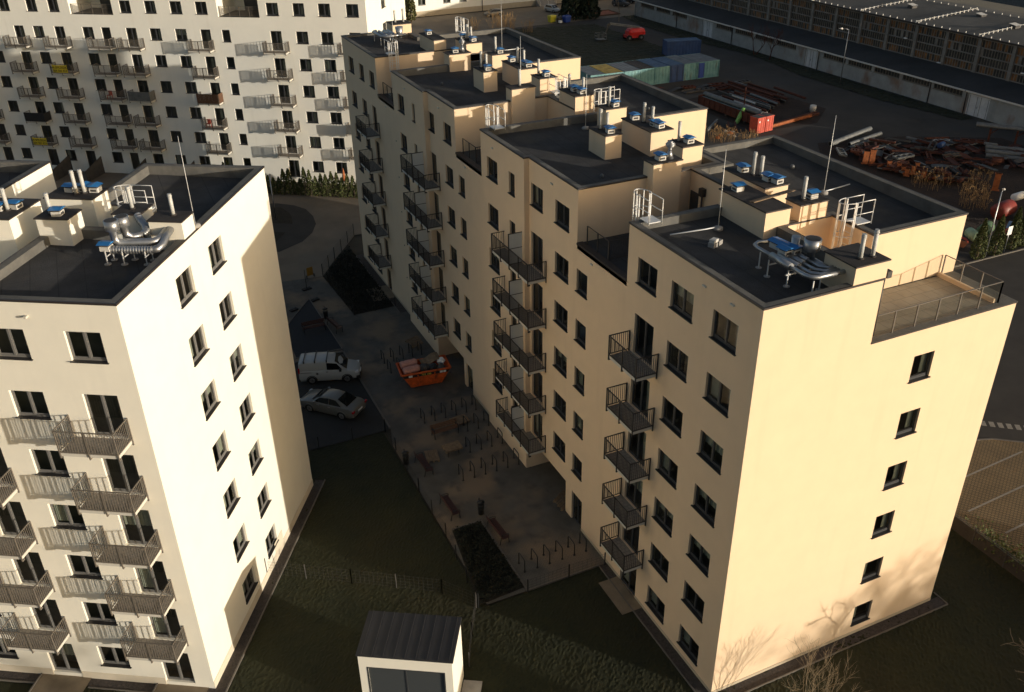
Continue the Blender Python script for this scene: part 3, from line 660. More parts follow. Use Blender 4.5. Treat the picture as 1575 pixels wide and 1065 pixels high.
    m = MB(); m.tube(P_, R_, GALV, 14); m.tube([el(4.55, .78, 20.72), el(4.65, .55, 20.74), el(4.95, .47, 20.8), el(5.4, .5, 20.95), el(5.96, .52, 21.05)], .15, GALV, 14); m.build('flexible_duct', d)
    vent_cap(d, *el(4.42, 2.62, 20.72)); vent_cap(d, *el(7.6, 1.7, 20.6))
    m = MB(); m.tube([el(7.6, 1.6, 20.65), el(7.9, .7, 20.6), el(7.3, .75, 20.55)], .13, GALV, 10); m.build('duct', d)
    for u, v in ((4.2, 2.6), (4.65, 2.55), (4.25, 1.9), (4.75, 1.7), (4.3, .95), (4.75, .9)):
        x, y, z = el(u, v, 20.15); m = MB(); m.box(x-.018, y-.018, .02, x+.018, y+.018, .6, GALVW); m.cyl(x, y, .01, .05, .14, CONC, 10); m.build('duct_stand', d)
    for v in (2.55, 1.8, .92): x, y, z = el(4.2, v, 0); m = MB(); m.box(x, y-.018, .36, x+.55, y+.018, .4, GALVW); m.build('duct_crossbar', d)
    return b
white_building()

# ------------------------------------------------------------------ long white block in the background
def far_building():
    fa = R(54.75); o_ = wp(69.25, 8.6)
    b = thing('apartment_building', 'long off-white apartment block in the background, facade half in shadow, many balconies', 'building', (o_[0], o_[1], 0), fa)
    S0 = 1.36; T, H = 18.15, 21.05; L = 64.
    wins = []; doors = []; bal = []; loggia = []
    q = lambda v: (v-8.6)
    for v0, v1 in ((15.3, 16.65), (12.5, 13.85), (32.32, 33.66), (29.28, 30.64), (24.2, 25.15), (46.65, 47.95), (40.5, 41.82), (52.6, 53.9), (57.5, 58.8), (62.8, 64.1)):
        for k in range(6): wins.append((q(v0), q(v1), row(S0, k), row(S0, k)+1.26))
    for v0, v1 in ((9.4, 10.7), (18.28, 19.56), (26.46, 27.64), (35.24, 36.52), (38.4, 39.5), (44.05, 45.28), (49.1, 50.35), (55.2, 56.4), (60.2, 61.4)):
        for k in range(6): doors.append((q(v0), q(v1), row(S0, k)-.78, row(S0, k)+1.26))
    for v0, v1 in ((9.41, 10.78), (12.5, 13.84), (15.37, 16.66), (18.28, 19.65), (26.4, 27.74), (29.34, 30.7), (32.37, 33.68), (35.35, 36.67), (44.05, 45.35), (46.75, 48.05), (50.2, 51.5), (53, 54.3)):
        wins.append((q(v0), q(v1), row(S0, 6)-.02, row(S0, 6)+1.27))
    for v0, v1 in ((20.5, 25.24), (37.6, 42.8)): loggia.append((q(v0), q(v1), T+.05, H, 4.2))
    wl = MB()
    wall(wl, 'x', 0, 0, L, 0, H, wins+doors+loggia, FWHITE)
    for a, c, lo, hi, dp in loggia:
        wl.face([(dp, a, lo), (dp, c, lo), (dp, c, hi), (dp, a, hi)], FWHITE)
        wl.face([(-.02, a, lo+.003), (dp, a, lo+.003), (dp, c, lo+.003), (-.02, c, lo+.003)], DECK)
    wall(wl, 'y', 0, 0, 14, 0, H, [(5.2, 6.6, row(S0, k), row(S0, k)+1.26) for k in range(7)], WHITE)
    wl.face([(14, 0, 0), (14, L, 0), (14, L, H), (14, 0, H)], FWHITE); wl.face([(0, L, 0), (0, L, H), (14, L, H), (14, L, 0)], FWHITE)
    wl.build('wall', b)
    rf = MB()
    for a, c in ((0, 11.9), (16.64, 29), (34.2, L)):
        rf.box(-.04, a-.04 if a == 0 else a, H, 14.04, c, H+.12, COPE, top=DECK)
    rf.box(4.2, 11.9, H, 14, 16.64, H+.1, DECK); rf.box(4.2, 29, H, 14, 34.2, H+.1, DECK); rf.build('roof', b)
    cr = MB(); cr.box(.9, .9, 0, 13, L-.9, T-.4, CORE)
    for a, c in ((.9, 11.5), (17, 28.6), (34.6, L-1)): cr.box(.9, a, T-.3, 13, c, H-.4, CORE)
    cr.build('interior', b)
    for o in wins: put_window(b, 'x', 0, *o, fm=FRAMED, curt=.22)
    for o in doors: put_window(b, 'x', 0, *o, fm=FRAMED, door=True, curt=.12)
    for k in range(7): put_window(b, 'y', 0, 5.2, 6.6, row(S0, k), row(S0, k)+1.26)
    for k in range(5, 6): put_balcony(b, 'y', 0, 4.4, 7.2, row(S0, k)-.82, rm=RAILB)
    for v0, v1 in ((9.2, 11.7), (17.6, 20.12), (26.3, 28.85), (34.6, 37.2), (38.15, 40.85), (43.5, 46.2), (48.6, 51.2), (54.9, 57.5), (59.9, 62.5)):
        for k in range(1, 6): put_balcony(b, 'x', 0, q(v0), q(v1), row(S0, k)-.82, rm=RAILB)
    for a, c, lo, hi, dp in loggia:
        rail_run(b, [(.25, a+.1), (.25, c-.1)], lo, RAILB, 1.05, False, 1.2, bars=True)
        m = MB(); m.box(dp-.08, a+1.0, lo, dp-.02, c-1.2, lo+2.1, FRAMED); m.build('terrace_door', b)
    M_ = Matrix.Translation((o_[0], o_[1], 0)) @ Matrix.Rotation(fa, 4, 'Z')
    # things the residents hung on or put behind their railings
    def on(v, z, out): p = M_ @ Vector((-out, q(v), z)); return p
    def banner(v0, v1, k, label, lines):
        z = row(S0, k)-.82; p = on((v0+v1)/2, z, 1.2)
        t = thing('banner', label, 'banner', p, fa-math.pi/2); wdt = v1-v0
        m = MB(); n = 8
        for i in range(n):
            xa, xb = -wdt/2+wdt*i/n, -wdt/2+wdt*(i+1)/n; f = lambda x: .03*math.sin(x*5); g = lambda x: .06*(1-(2*x/wdt)**2)
            m.face([(xa, f(xa), .12), (xb, f(xb), .12), (xb, f(xb), .98-g(xb)), (xa, f(xa), .98-g(xa))], BANNER)
        m.build('cloth', t)
        for i, s_ in enumerate(lines):
            text_obj('lettering', s_, .34, INK, t, (0, -.055, .68-.36*i), (math.pi/2, 0, 0))
    banner(44.0, 45.9, 4, 'yellow for-sale banner, sagging at its top edge, on a fourth-floor balcony of the far block', ('NA SPRZEDAŻ', '504 505 414'))
    banner(49.1, 51.0, 1, 'yellow for-sale banner pulled taut on a first-floor balcony of the far block', ('NA SPRZEDAŻ', '504 505 414'))
    def screen(v0, v1, k, nm, label, mt, cat, slats=0):
        z = row(S0, k)-.82; t = thing(nm, label, cat, on((v0+v1)/2, z, 1.17), fa-math.pi/2); m = MB(); wdt = v1-v0
        if slats:
            for i in range(slats): x = -wdt/2+wdt*(i+.1)/slats; m.box(x, -.03, .06, x+wdt/slats*.8, .01, 1.08, mt)
            for i in range(6): y = .1+.17*i; m.box(wdt/2+.03, y, .06, wdt/2+.06, y+.14, 1.08, mt)
        else: m.box(-wdt/2, -.03, .06, wdt/2, 0, 1.06, mt); m.box(wdt/2+.02, 0, .06, wdt/2+.045, 1.05, 1.06, mt)
        m.build('panel', t)
    screen(26.3, 28.85, 3, 'balcony_screen', 'brown wooden slat screen fixed round one balcony of the far block', WOOD, 'screen', 18)
    screen(34.6, 37.2, 3, 'balcony_screen', 'grey fabric screen round one shaded balcony of the far block', STEELG, 'screen')
    screen(48.6, 51.2, 2, 'balcony_screen', 'black fabric screen round a shaded balcony at the far block, left of the others', INK, 'screen')
    screen(9.2, 11.7, 2, 'balcony_screen', 'grey privacy screen on the balcony nearest the corner of the far block', STEELG, 'screen')
    def bicycle(v, k, label, side=0.):
        t = thing('bicycle', label, 'bicycle', on(v, row(S0, k)-.82, .95), fa-math.pi/2, 'bicycles parked on balconies of the far block')
        for sx in (-.52, .52):
            m = MB(); m.tube([(sx+.33*math.cos(a), 0, .34+.33*math.sin(a)) for a in [2*math.pi*i/16 for i in range(17)]], .022, RUBBER, 6, caps=False); m.build('wheel', t)
        m = MB()
        for p_, q_ in (((-.52, 0, .34), (-.12, 0, .36)), ((-.12, 0, .36), (-.22, 0, .86)), ((-.52, 0, .34), (-.22, 0, .82)), ((-.12, 0, .36), (.36, 0, .78)), ((-.2, 0, .78), (.34, 0, .82)), ((.52, 0, .34), (.34, 0, .95))): m.tube([p_, q_], .018, BLACKM, 6)
        m.tube([(.36, -.25, .96), (.36, .25, .96)], .014, BLACKM, 6); m.box(-.32, -.06, .86, -.1, .06, .91, BLACKM); m.build('bicycle_frame', t)
    bicycle(18.3, 2, 'dark bicycle with large wheels behind a sunlit second-floor railing of the far block')
    bicycle(18.6, 4, 'bicycle leaning on a fourth-floor balcony of the far block, above the other one')
    def chair(v, k, label, mt):
        t = thing('patio_chair', label, 'chair', on(v, row(S0, k)-.82, .6), fa); m = MB(); m.box(-.22, -.22, .42, .22, .22, .47, mt); m.build('seat', t)
        m = MB(); m.box(.2, -.22, .47, .24, .22, .9, mt); m.build('backrest', t)
        for sx in (-.2, .2):
            for sy in (-.2, .2): m = MB(); m.box(sx-.02, sy-.02, 0, sx+.02, sy+.02, .42, mt); m.build('leg', t)
    chair(28.3, 2, 'red chair on a sunlit second-floor balcony of the far block', REDP)
    chair(39.9, 3, 'red chair behind the railing of a shaded third-floor balcony', REDP)
    u = thing('parasol', 'closed orange parasol standing by the ground-floor corner window of the far block', 'parasol', on(12.15, .45, 2.2))
    m = MB(); m.cyl(0, 0, 0, 2.3, .03, STEELG, 6); m.build('pole', u); m = MB(); m.tube([(0, 0, .8), (0, 0, 1.2), (0, 0, 1.9), (0, 0, 2.3)], [.16, .2, .1, .03], RUSTO, 10); m.build('canopy', u)
    # garden partitions at the foot of the facade
    for i, v in enumerate((31.2, 37.4, 43.2, 47.4)):
        a = on(v, 0, .1); c_ = on(v, 0, 3.6); t = thing('garden_partition', ['dark timber garden partition', 'second dark timber garden partition from the right', 'third dark timber garden partition', 'leftmost dark timber garden partition'][i]+' at the foot of the far block', 'partition', a, fa, 'garden partitions of the far block')
        m = MB()
        for j in range(16): m.box(-.1-.22*j, -.02, 0, -.3-.22*j, .02, 2.1-.045*j, STEELD)
        m.build('board_panel', t)
    return M_, q
FM, FQ = far_building()

# ------------------------------------------------------------------ small white utility hut
def hut():
    a = R(-31.0); t = thing('utility_hut', 'small white utility hut with dark standing-seam roof and wide dark louvre on the lawn', 'hut', (-12.51, 6.05, 0), a)
    L, Dp, H = 4.25, 2.4, 3.75
    m = MB(); wall(m, 'y', -Dp/2, -L/2, L/2, 0, H, [(-L/2+.42, L/2-.4, 1.05, 2.95, .12)], WHITE)
    m.face([(L/2, -Dp/2, 0), (L/2, Dp/2, 0), (L/2, Dp/2, H+.12), (L/2, -Dp/2, H)], WHITE); m.face([(-L/2, -Dp/2, 0), (-L/2, -Dp/2, H), (-L/2, Dp/2, H+.12), (-L/2, Dp/2, 0)], WHITE)
    m.face([(-L/2, Dp/2, 0), (-L/2, Dp/2, H+.12), (L/2, Dp/2, H+.12), (L/2, Dp/2, 0)], WHITE); m.build('wall', t)
    r = MB(); r.face([(-L/2-.06, -Dp/2-.06, H+.03), (L/2+.06, -Dp/2-.06, H+.03), (L/2+.06, Dp/2+.06, H+.15), (-L/2-.06, Dp/2+.06, H+.15)], STANDSEAM)
    for s_, z0, z1 in ((-Dp/2-.06, H-.06, H+.03), (Dp/2+.06, H+.06, H+.15)): r.face([(-L/2-.06, s_, z0), (L/2+.06, s_, z0), (L/2+.06, s_, z1), (-L/2-.06, s_, z1)], STANDSEAM)
    for x in (-L/2-.06, L/2+.06): r.face([(x, -Dp/2-.06, H-.06), (x, Dp/2+.06, H+.06), (x, Dp/2+.06, H+.15), (x, -Dp/2-.06, H+.03)], STANDSEAM)
    for k in range(9): x = -L/2+L*(k+.35)/8.6; r.bar((x, -Dp/2-.06, H+.045), (x, Dp/2+.06, H+.165), .03, .05, STANDSEAM)
    r.build('roof', t)
    lv = MB()
    for k in range(38): z = 1.08+.049*k; lv.face([(-L/2+.42, -Dp/2+.05, z), (-.03, -Dp/2+.05, z), (-.03, -Dp/2+.1, z+.049), (-L/2+.42, -Dp/2+.1, z+.049)], LOUVRE); lv.face([(.03, -Dp/2+.05, z), (L/2-.4, -Dp/2+.05, z), (L/2-.4, -Dp/2+.1, z+.049), (.03, -Dp/2+.1, z+.049)], LOUVRE)
    lv.box(-.03, -Dp/2+.03, 1.05, .03, -Dp/2+.12, 2.95, FRAMED)
    for q in ((-L/2+.36, -L/2+.42), (L/2-.4, L/2-.34)): lv.box(q[0], -Dp/2-.012, 1.0, q[1], -Dp/2+.1, 3.0, FRAMED)
    lv.box(-L/2+.42, -Dp/2-.012, 2.95, L/2-.4, -Dp/2+.1, 3.0, FRAMED); lv.box(-L/2+.42, -Dp/2-.012, 1.0, L/2-.4, -Dp/2+.1, 1.05, FRAMED)
    lv.build('louvre', t)
    s = MB(); s.box(-.4, -.55, 0, .5, .55, .12, CONC); s.build('step', t, (L/2+.45, .35, 0))
hut()
# ------------------------------------------------------------------ ground
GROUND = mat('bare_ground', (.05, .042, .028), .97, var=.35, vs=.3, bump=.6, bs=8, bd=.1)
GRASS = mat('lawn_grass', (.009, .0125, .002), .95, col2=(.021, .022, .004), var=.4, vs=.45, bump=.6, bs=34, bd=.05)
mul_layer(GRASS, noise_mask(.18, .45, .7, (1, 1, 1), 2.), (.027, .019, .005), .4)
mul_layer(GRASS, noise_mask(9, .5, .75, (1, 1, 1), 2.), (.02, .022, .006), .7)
ASPH = mat('asphalt', (.038, .034, .029), .92, var=.2, vs=.5, bump=.35, bs=70, bd=.01)
ASPHD = mat('dark_asphalt', (.03, .029, .027), .92, var=.2, vs=.5, bump=.35, bs=70, bd=.01)
PAVE = mat('courtyard_paving', (.1, .094, .082), .92, var=.25, vs=.6, bump=.3, bs=40, bd=.01)
mul_layer(PAVE, noise_mask(.28, .46, .62, (1, 1, 1), 5.), (.25, .18, .115), .8)     # sand swept over the setts
mul_layer(PAVE, noise_mask(.9, .55, .7, (1, 1, 1), 1.), (.04, .042, .042), .55)
mul_layer(PAVE, brick_mask(1.0, 0, .2, .1, .012), (.04, .036, .03), .45)
DUSTY = mat('dusty_road', (.19, .15, .105), .95, var=.2, vs=.25, bump=.35, bs=25, bd=.015)
mul_layer(DUSTY, noise_mask(.12, .5, .7, (1, 1, 1), 4.), (.14, .125, .1), .8)
BRICKP = mat('brick_parking', (.25, .175, .085), .9, var=.22, vs=.5, bump=.3, bs=30, bd=.01)
mul_layer(BRICKP, brick_mask(1.0, R(12), .26, .13, .03), (.06, .048, .03), .85)
mul_layer(BRICKP, noise_mask(.5, .62, .75, (.5, 1.6, 1), 8.), (.2, .085, .02), .6)
GRAVEL = mat('edge_pebbles', (.06, .05, .045), .95, var=.4, vs=9, bump=1., bs=28, bd=.05)
KERB = mat('kerb_concrete', (.14, .125, .105), .9, var=.12, vs=2)
TERR = mat('terrace_slab', (.21, .165, .11), .9, var=.2, vs=1.2, bump=.2, bs=30, bd=.01)
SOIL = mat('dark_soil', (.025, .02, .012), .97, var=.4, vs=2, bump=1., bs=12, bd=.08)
PAINT = mat('road_paint', (.27, .25, .21), .85, var=.2, vs=3)
YARD = mat('yard_dirt', (.048, .041, .033), .95, var=.3, vs=.15, bump=.5, bs=8, bd=.05)
mul_layer(YARD, noise_mask(.08, .5, .65, (1, 1, 1), 3.), (.04, .04, .04), .7)
mul_layer(YARD, noise_mask(.4, .6, .75, (1, 1, 1), 6.), (.08, .06, .04), .5)
RUBBERP = mat('playground_rubber', (.02, .023, .028), .95, var=.15, vs=3)

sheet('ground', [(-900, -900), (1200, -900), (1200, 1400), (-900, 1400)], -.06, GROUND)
def lawn(name, x0, y0, x1, y1, step, amp, zoff, seed, keep=None):
    nx, ny = int((x1-x0)/step)+1, int((y1-y0)/step)+1; vs = []; idx = {}; fs = []
    for j in range(ny):
        for i in range(nx):
            x, y = x0+i*step, y0+j*step
            if keep and not keep(x, y): continue
            p = Vector((x*1.3+seed, y*1.3, 0)); q = Vector((x*6+seed, y*6, 3.))
            z = zoff+amp*(.6*noise.noise(p*.6)+.9*rnd.random()**2)
            idx[(i, j)] = len(vs); vs.append((x, y, z))
    for (i, j), a in idx.items():
        b_, c_, d_ = idx.get((i+1, j)), idx.get((i+1, j+1)), idx.get((i, j+1))
        if b_ is not None and c_ is not None and d_ is not None: fs.append((a, b_, c_, d_))
    me = bpy.data.meshes.new(name); me.from_pydata(vs, [], fs); me.materials.append(GRASS); me.update()
    return struct(link(name, me), 'structure')
wa_, wb_ = math.cos(WA), math.sin(WA)
def in_white(x, y):
    dx, dy = x-WC.x, y-WC.y; u = dx*wa_+dy*wb_; v = -dx*wb_+dy*wa_; return -.1 < u < 15.6 and v > -.1
def keep_lawn(x, y):
    if 0 < x < 13.8 and y > 0: return False
    if in_white(x, y): return False
    if y > 9.75 and x > -7.3 and x < 0: return (x < -7.3+max(0, (16-y))*.0)
    return True
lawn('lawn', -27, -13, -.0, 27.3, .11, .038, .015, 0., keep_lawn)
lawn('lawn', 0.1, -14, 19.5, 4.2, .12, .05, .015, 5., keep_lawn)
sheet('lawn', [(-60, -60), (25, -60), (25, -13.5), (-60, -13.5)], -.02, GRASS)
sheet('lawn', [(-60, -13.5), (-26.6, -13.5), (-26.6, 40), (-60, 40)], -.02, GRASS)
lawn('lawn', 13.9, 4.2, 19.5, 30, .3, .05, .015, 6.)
# courtyard and its streets
sheet('courtyard_paving', [(-7.22, 9.72), (0.02, 9.72), (6, 14.6), (6, 35.2), (0.02, 43.1), (-6.7, 43.1), (-6.7, 39.5), (-6.72, 27.4), (-7.22, 25.4)], .045, PAVE)
sheet('parking_asphalt', [(-40, 27.35), (-6.8, 27.35), (-6.8, 38.9), (-40, 38.9)], .03, ASPHD)
sheet('pavement', [(-40, 39.1), (-6.7, 39.1), (-6.7, 43.1), (0.0, 43.1), (0.0, 44.7), (-4.25, 44.65), (-4.7, 53.4), (-40, 58)], .04, PAVE)
sheet('street', [(-60, 55), (-8.2, 53), (-4.7, 53.2), (-2.6, 56.5), (.7, 61.5), (20, 60), (60, 58), (60, 64), (20, 72), (6.5, 80.5), (-60, 117)], .02, DUSTY)
sheet('playground', [(-10.3, 39.7), (-6.75, 39.5), (-6.95, 49.3), (-10.2, 44.6)], .052, RUBBERP)
def kerb(name, pts, wd=.1, h=.1, mt=None):
    m = MB()
    for a, b_ in zip(pts, pts[1:]): m.bar((*a, h/2), (*b_, h/2), wd, h, mt or KERB)
    return struct(m.build(name))
kerb('kerb', [(-6.76, 27.4), (-6.76, 38.95), (-20, 38.95)], .12, .13)
kerb('kerb', [(-10.35, 39.65), (-6.72, 39.45), (-6.92, 49.4), (-10.3, 44.6)], .08, .1)
# planted island and asphalt apron in front of the far block
sheet('planting_island', [(-14, 76.), (-5.26, 73.1), (-4.33, 72.5), (-3.85, 70.6), (-3.9, 69.1), (-4.26, 67.3), (-6.1, 68.4), (-14, 72)], .05, SOIL)
sheet('planting_island', [(-14, 69.5), (-6.43, 65.97), (-5.43, 65.3), (-6.88, 63.2), (-14, 66)], .05, SOIL)
sheet('street_patch', [(-14, 78.5), (-4.37, 74), (-2.9, 72.6), (-2.0, 70.9), (-1.8, 68.5), (-2.07, 66.2), (-3., 64.), (-4.44, 62.2), (-7.04, 60.7), (-14, 61.5)], .034, ASPH)
sheet('garden_bed', [(-4.25, 44.7), (-.68, 44.7), (-.65, 57.5), (-.6, 59.5), (-2.7, 56.5), (-4.67, 53.3)], .055, SOIL)
sheet('scrap_ground', [(57.5, 58), (62, 64), (73, 61.5), (84, 55), (83, 44), (72, 34), (57, 33), (55.5, 44)], .034, mat('oily_rust_soil', (.028, .016, .01), .97, var=.5, vs=.5, bump=1., bs=6, bd=.12))
sheet('scrap_ground', [(58, 71.5), (58, 89), (73, 92), (74, 76), (68, 71)], .036, MATS['oily_rust_soil'])
# strips of pebbles and garden terraces along the walls
def strip(name, poly, z=.05, mt=None): sheet(name, poly, z, mt or GRAVEL)
strip('pebble_strip', [(-.58, -.58), (0, -.58), (0, 9.7), (-.5, 9.7)]); strip('pebble_strip', [(0, -.58), (14.35, -.58), (14.35, 0), (0, 0)])
kerb('kerb', [(-.52, 9.75), (-.61, -.62), (14.4, -.62), (14.4, .3)], .06, .09)
strip('pebble_strip', [(-.65, 43.3), (0, 43.3), (0, 56.5), (-.65, 56.5)]); kerb('kerb', [(-.68, 43.3), (-.68, 47.2)], .06, .09); kerb('kerb', [(-.68, 48.9), (-.68, 56.5)], .06, .09)
sheet('garden_terrace', [(-1.22, 6.02), (-.02, 6.02), (-.02, 8.55), (-1.2, 8.55)], .075, TERR); sheet('garden_terrace', [(-2.0, 46.2), (-.02, 46.2), (-.02, 48.9), (-2.0, 48.9)], .075, TERR)
def wpoly(pts): return [wp(u, v)[:2] for u, v in pts]
strip('pebble_strip', wpoly([(-.55, -.55), (16, -.55), (16, 0), (-.55, 0)])); strip('pebble_strip', wpoly([(-.5, 0), (0, 0), (0, 30), (-.5, 30)]), .049)
kerb('kerb', wpoly([(16.05, -.6), (-.6, -.6), (-.6, .2)]), .07, .1)
for v0 in (.3, 6.2, 11.9, 17.7):
    sheet('garden_terrace', wpoly([(-2.6, v0), (0, v0), (0, v0+2.5), (-2.6, v0+2.5)]), .08, TERR); kerb('kerb', wpoly([(-2.7, v0+2.56), (0, v0+2.56)]), .07, .12)
kerb('kerb', wpoly([(-.56, 2.9), (-.56, 6.1)]), .05, .09); kerb('kerb', wpoly([(-.56, 8.8), (-.56, 11.8)]), .05, .09)
# planting bed with a kerb in the courtyard
sheet('planting_bed', [(-6.75, 15.9), (-4.95, 15.9), (-4.93, 10.0), (-7.6, 9.85)], .06, SOIL)
kerb('kerb', [(-6.75, 15.95), (-4.9, 15.95), (-4.88, 9.7)], .09, .13)
kerb('kerb', [(-4.88, 9.72), (-.5, 9.72)], .07, .1)
# right-hand street and brick parking
sheet('road', [(19.8, -60), (120, -60), (120, 29.3), (14.2, 29.3), (19.6, 9)], .02, ASPH)
sheet('parking_bays', [(19.8, -40), (60, -40), (45, -4), (34.5, 3.6), (31.1, 6.9), (28.6, 8.8), (25.5, 9.9), (19.8, 10.5)], .03, BRICKP)
for i in range(7):
    y = 6.3-2.28*i+.3
    m = MB(); m.face([(21.0+.35*i, y, .036), (21.0+.35*i, y-.12, .036), (29.2+.8*i, y+.35, .036), (29.2+.8*i, y+.47, .036)], PAINT); struct(m.build('parking_line'))
cw = MB()
for i in range(14): x, y = 27.6+.42*i, 11.6-.34*i; cw.face([(x, y, .026), (x+.26, y-.2, .026), (x+.62, y+.3, .026), (x+.36, y+.5, .026)], PAINT)
struct(cw.build('crosswalk'))
kerb('kerb', [(19.75, 10.5), (25.5, 9.95), (28.6, 8.85), (31.1, 6.95), (34.5, 3.6)], .14, .06)
m = MB(); m.box(-.3, -.3, 0, .3, .3, .012, STEELD)
for k in range(5): m.box(-.25, -.25+.11*k, .012, .25, -.2+.11*k, .018, BLACKM)
tag(m.build('drain_cover', None, (25.2, 9.0, .031), .5), 'square dark drain cover set in the brick parking bays', 'drain cover')
kerb('kerb', [(14, 29.35), (90, 29.35)], .16, .12)
# yard behind: dirt, lawn, verges
sheet('yard', [(13.9, 29.45), (200, 29.45), (200, 172), (40, 172), (40, 100), (13.9, 60)], .025, YARD)
lawn('lawn', 44, 106, 77.5, 150.5, .5, .12, .05, 8., lambda x, y: y < 150.6-.18*(x-60) and x > 40 and y > 112-.45*(x-56) and x < 76.8)
lawn('lawn', 83.8, 63, 88.6, 152, .4, .15, .06, 9., lambda x, y: x > 84.2+1.4*math.sin(y*.13))
sheet('street', [(-20, 152), (110, 152), (110, 172), (-20, 172)], .03, DUSTY)
# ------------------------------------------------------------------ courtyard furniture
def racks(rows):
    proto = None; m = MB(); r = .03
    m.tube([(0, -.375, 0), (0, -.375, .72), (0, -.34, .8), (0, -.27, .83), (0, .27, .83), (0, .34, .8), (0, .375, .72), (0, .375, 0)], r, BLACKM, 8)
    me = m.build('bike_rack', mesh_only=True); hb = MB()
    hb.cyl(0, 0, .0, .02, .075, BLACKM, 8); fm_ = hb.build('foot_plate', mesh_only=True)
    fm = None
    ORD = ['nearest the wall', 'second from the wall', 'third from the wall', 'fourth from the wall', 'fifth from the wall', 'farthest from the wall']
    for yc, xs, where in rows:
        for i, x in enumerate(sorted(xs, reverse=True)):
            t = link('bike_rack', me, None, (x, yc, .045)); link('foot_plate', fm_, t, (0, -.375, 0)); link('foot_plate', fm_, t, (0, .375, 0))
            t.rotation_euler = (0, 0, rnd.uniform(-.04, .04))
            pos = ORD[i] if i < len(xs)-1 or len(xs) == 6 else 'farthest from the wall'
            tag(t, 'black hoop rack %s, %s' % (pos, where), 'bike rack', 'bike racks in the courtyard')
X6 = [-4.4, -3.63, -2.87, -2.1, -1.33, -.58]
racks([(27.35, X6, 'in the row nearest the skip'), (25.18, X6[3:], 'in the short row beside the timber bench'), (22.88, X6[2:], 'in the row beside the pallet table'),
       (20.33, X6, 'in the long middle row'), (11.42, X6, 'in the row beside the planting bed'), (36.3, [-4.4, -3.65, -2.9, -2.15, -1.4], 'in the row behind the skip'), (34.7, [-4.4, -3.65], 'in the pair left of the skip')])
def bench(x, y, rz, label, mt=None, L=1.9, table=False):
    t = thing('bench', label, 'bench', (x, y, .045), rz, 'benches of the courtyard'); mt = mt or BENCHW
    s = MB()
    for k in range(5): s.box(-L/2, -.22+.09*k, .43, L/2, -.22+.09*k+.075, .465, mt)
    s.build('seat', t)
    if not table:
        bk = MB()
        for k in range(3): bk.box(-L/2, .24+.03*k, .52+.11*k, L/2, .265+.03*k, .61+.11*k, mt)
        bk.build('backrest', t)
    for sx in (-1, 1):
        lg = MB(); x_ = sx*(L/2-.1)
        lg.tube([(x_, -.24, 0), (x_, -.22, .43), (x_, -.24, .6), (x_, -.1, .66), (x_, .18, .64), (x_, .25, .44), (x_, .34, 0)] if not table else [(x_, -.22, 0), (x_, -.22, .44), (x_, .22, .44), (x_, .22, 0)], .026, BLACKM, 6)
        if not table: lg.tube([(x_, .22, .44), (x_, .33, .84)], .024, BLACKM, 6)
        lg.build('leg', t)
    return t
bench(-3.6, 25.1, 0.03, 'brown timber bench crosswise beside a leaning pallet on the paving', WOOD)
bench(-6.15, 22.2, R(92), 'red-brown slatted bench at the lawn edge next to pallets lying flat')
bench(-6.18, 17.6, R(92), 'red-brown slatted bench at the lawn edge beyond the planting bed')
bench(-4.45, 14.45, R(93), 'red-brown slatted bench running along the planting bed kerb')
bench(-7.95, 43.35, 0, 'dark red bench standing on the black play surface')
bench(-6.3, 43.0, R(100), 'dark bench beside the bin at the edge of the play surface')
bench(-3.98, 22.85, 0, 'backless bench with a slatted pallet resting on top', WOOD, .9, True)
def pallet(x, y, z, rz, label, tilt=0.):
    t = thing('pallet', label, 'pallet', (x, y, z), rz, 'wooden pallets'); t.rotation_euler = (tilt, 0, rz)
    m = MB()
    for k in range(7): m.box(-.6, -.4+.125*k, .12, .6, -.4+.125*k+.09, .142, PALLET)
    m.build('deck_boards', t); m = MB()
    for y_ in (-.38, -.05, .3):
        m.box(-.6, y_, .0, .6, y_+.1, .02, PALLET); m.box(-.6, y_, .098, .6, y_+.1, .12, PALLET)
        for x_ in (-.6, -.07, .46): m.box(x_, y_, .02, x_+.14, y_+.1, .098, PALLET)
    m.build('bearers', t)
pallet(-3.98, 22.85, .52, 0.05, 'pale slatted pallet lying on a backless bench')
pallet(-2.2, 26.05, .1, .1, 'grey pallet lying between two rows of bike racks', .06)
pallet(-5.3, 23.1, .05, R(80), 'brown pallet lying flat beside the red-brown bench', .05)
pallet(.1, 15.2, .3, R(30), 'red-brown pallet leaning at the passage entrance corner', R(35))
pallet(-1.5, 37.3, .4, R(20), 'broken pallet tilted among racks behind the orange skip', R(28))
def bin_(x, y, label):
    t = thing('litter_bin', label, 'litter bin', (x, y, .04), 0, 'litter bins'); m = MB(); m.tube([(0, 0, .25), (0, 0, .9), (0, 0, .95)], [.17, .21, .19], BLACKM, 12); m.build('container', t)
    m = MB(); m.box(-.03, .2, 0, .03, .25, 1.25, BLACKM); m.build('post', t); m = MB(); m.tube([(0, 0, 1.12), (0, 0, 1.2)], [.24, .1], BLACKM, 12); m.box(-.02, .0, 1.14, .02, .25, 1.18, BLACKM); m.build('lid', t)
bin_(-7.15, 22.85, 'black litter bin at the lawn fence near two pallets'); bin_(-4.75, 16.3, 'black litter bin at the head of the planting bed'); bin_(-6.62, 44.7, 'black litter bin beside the dark triangular play surface')
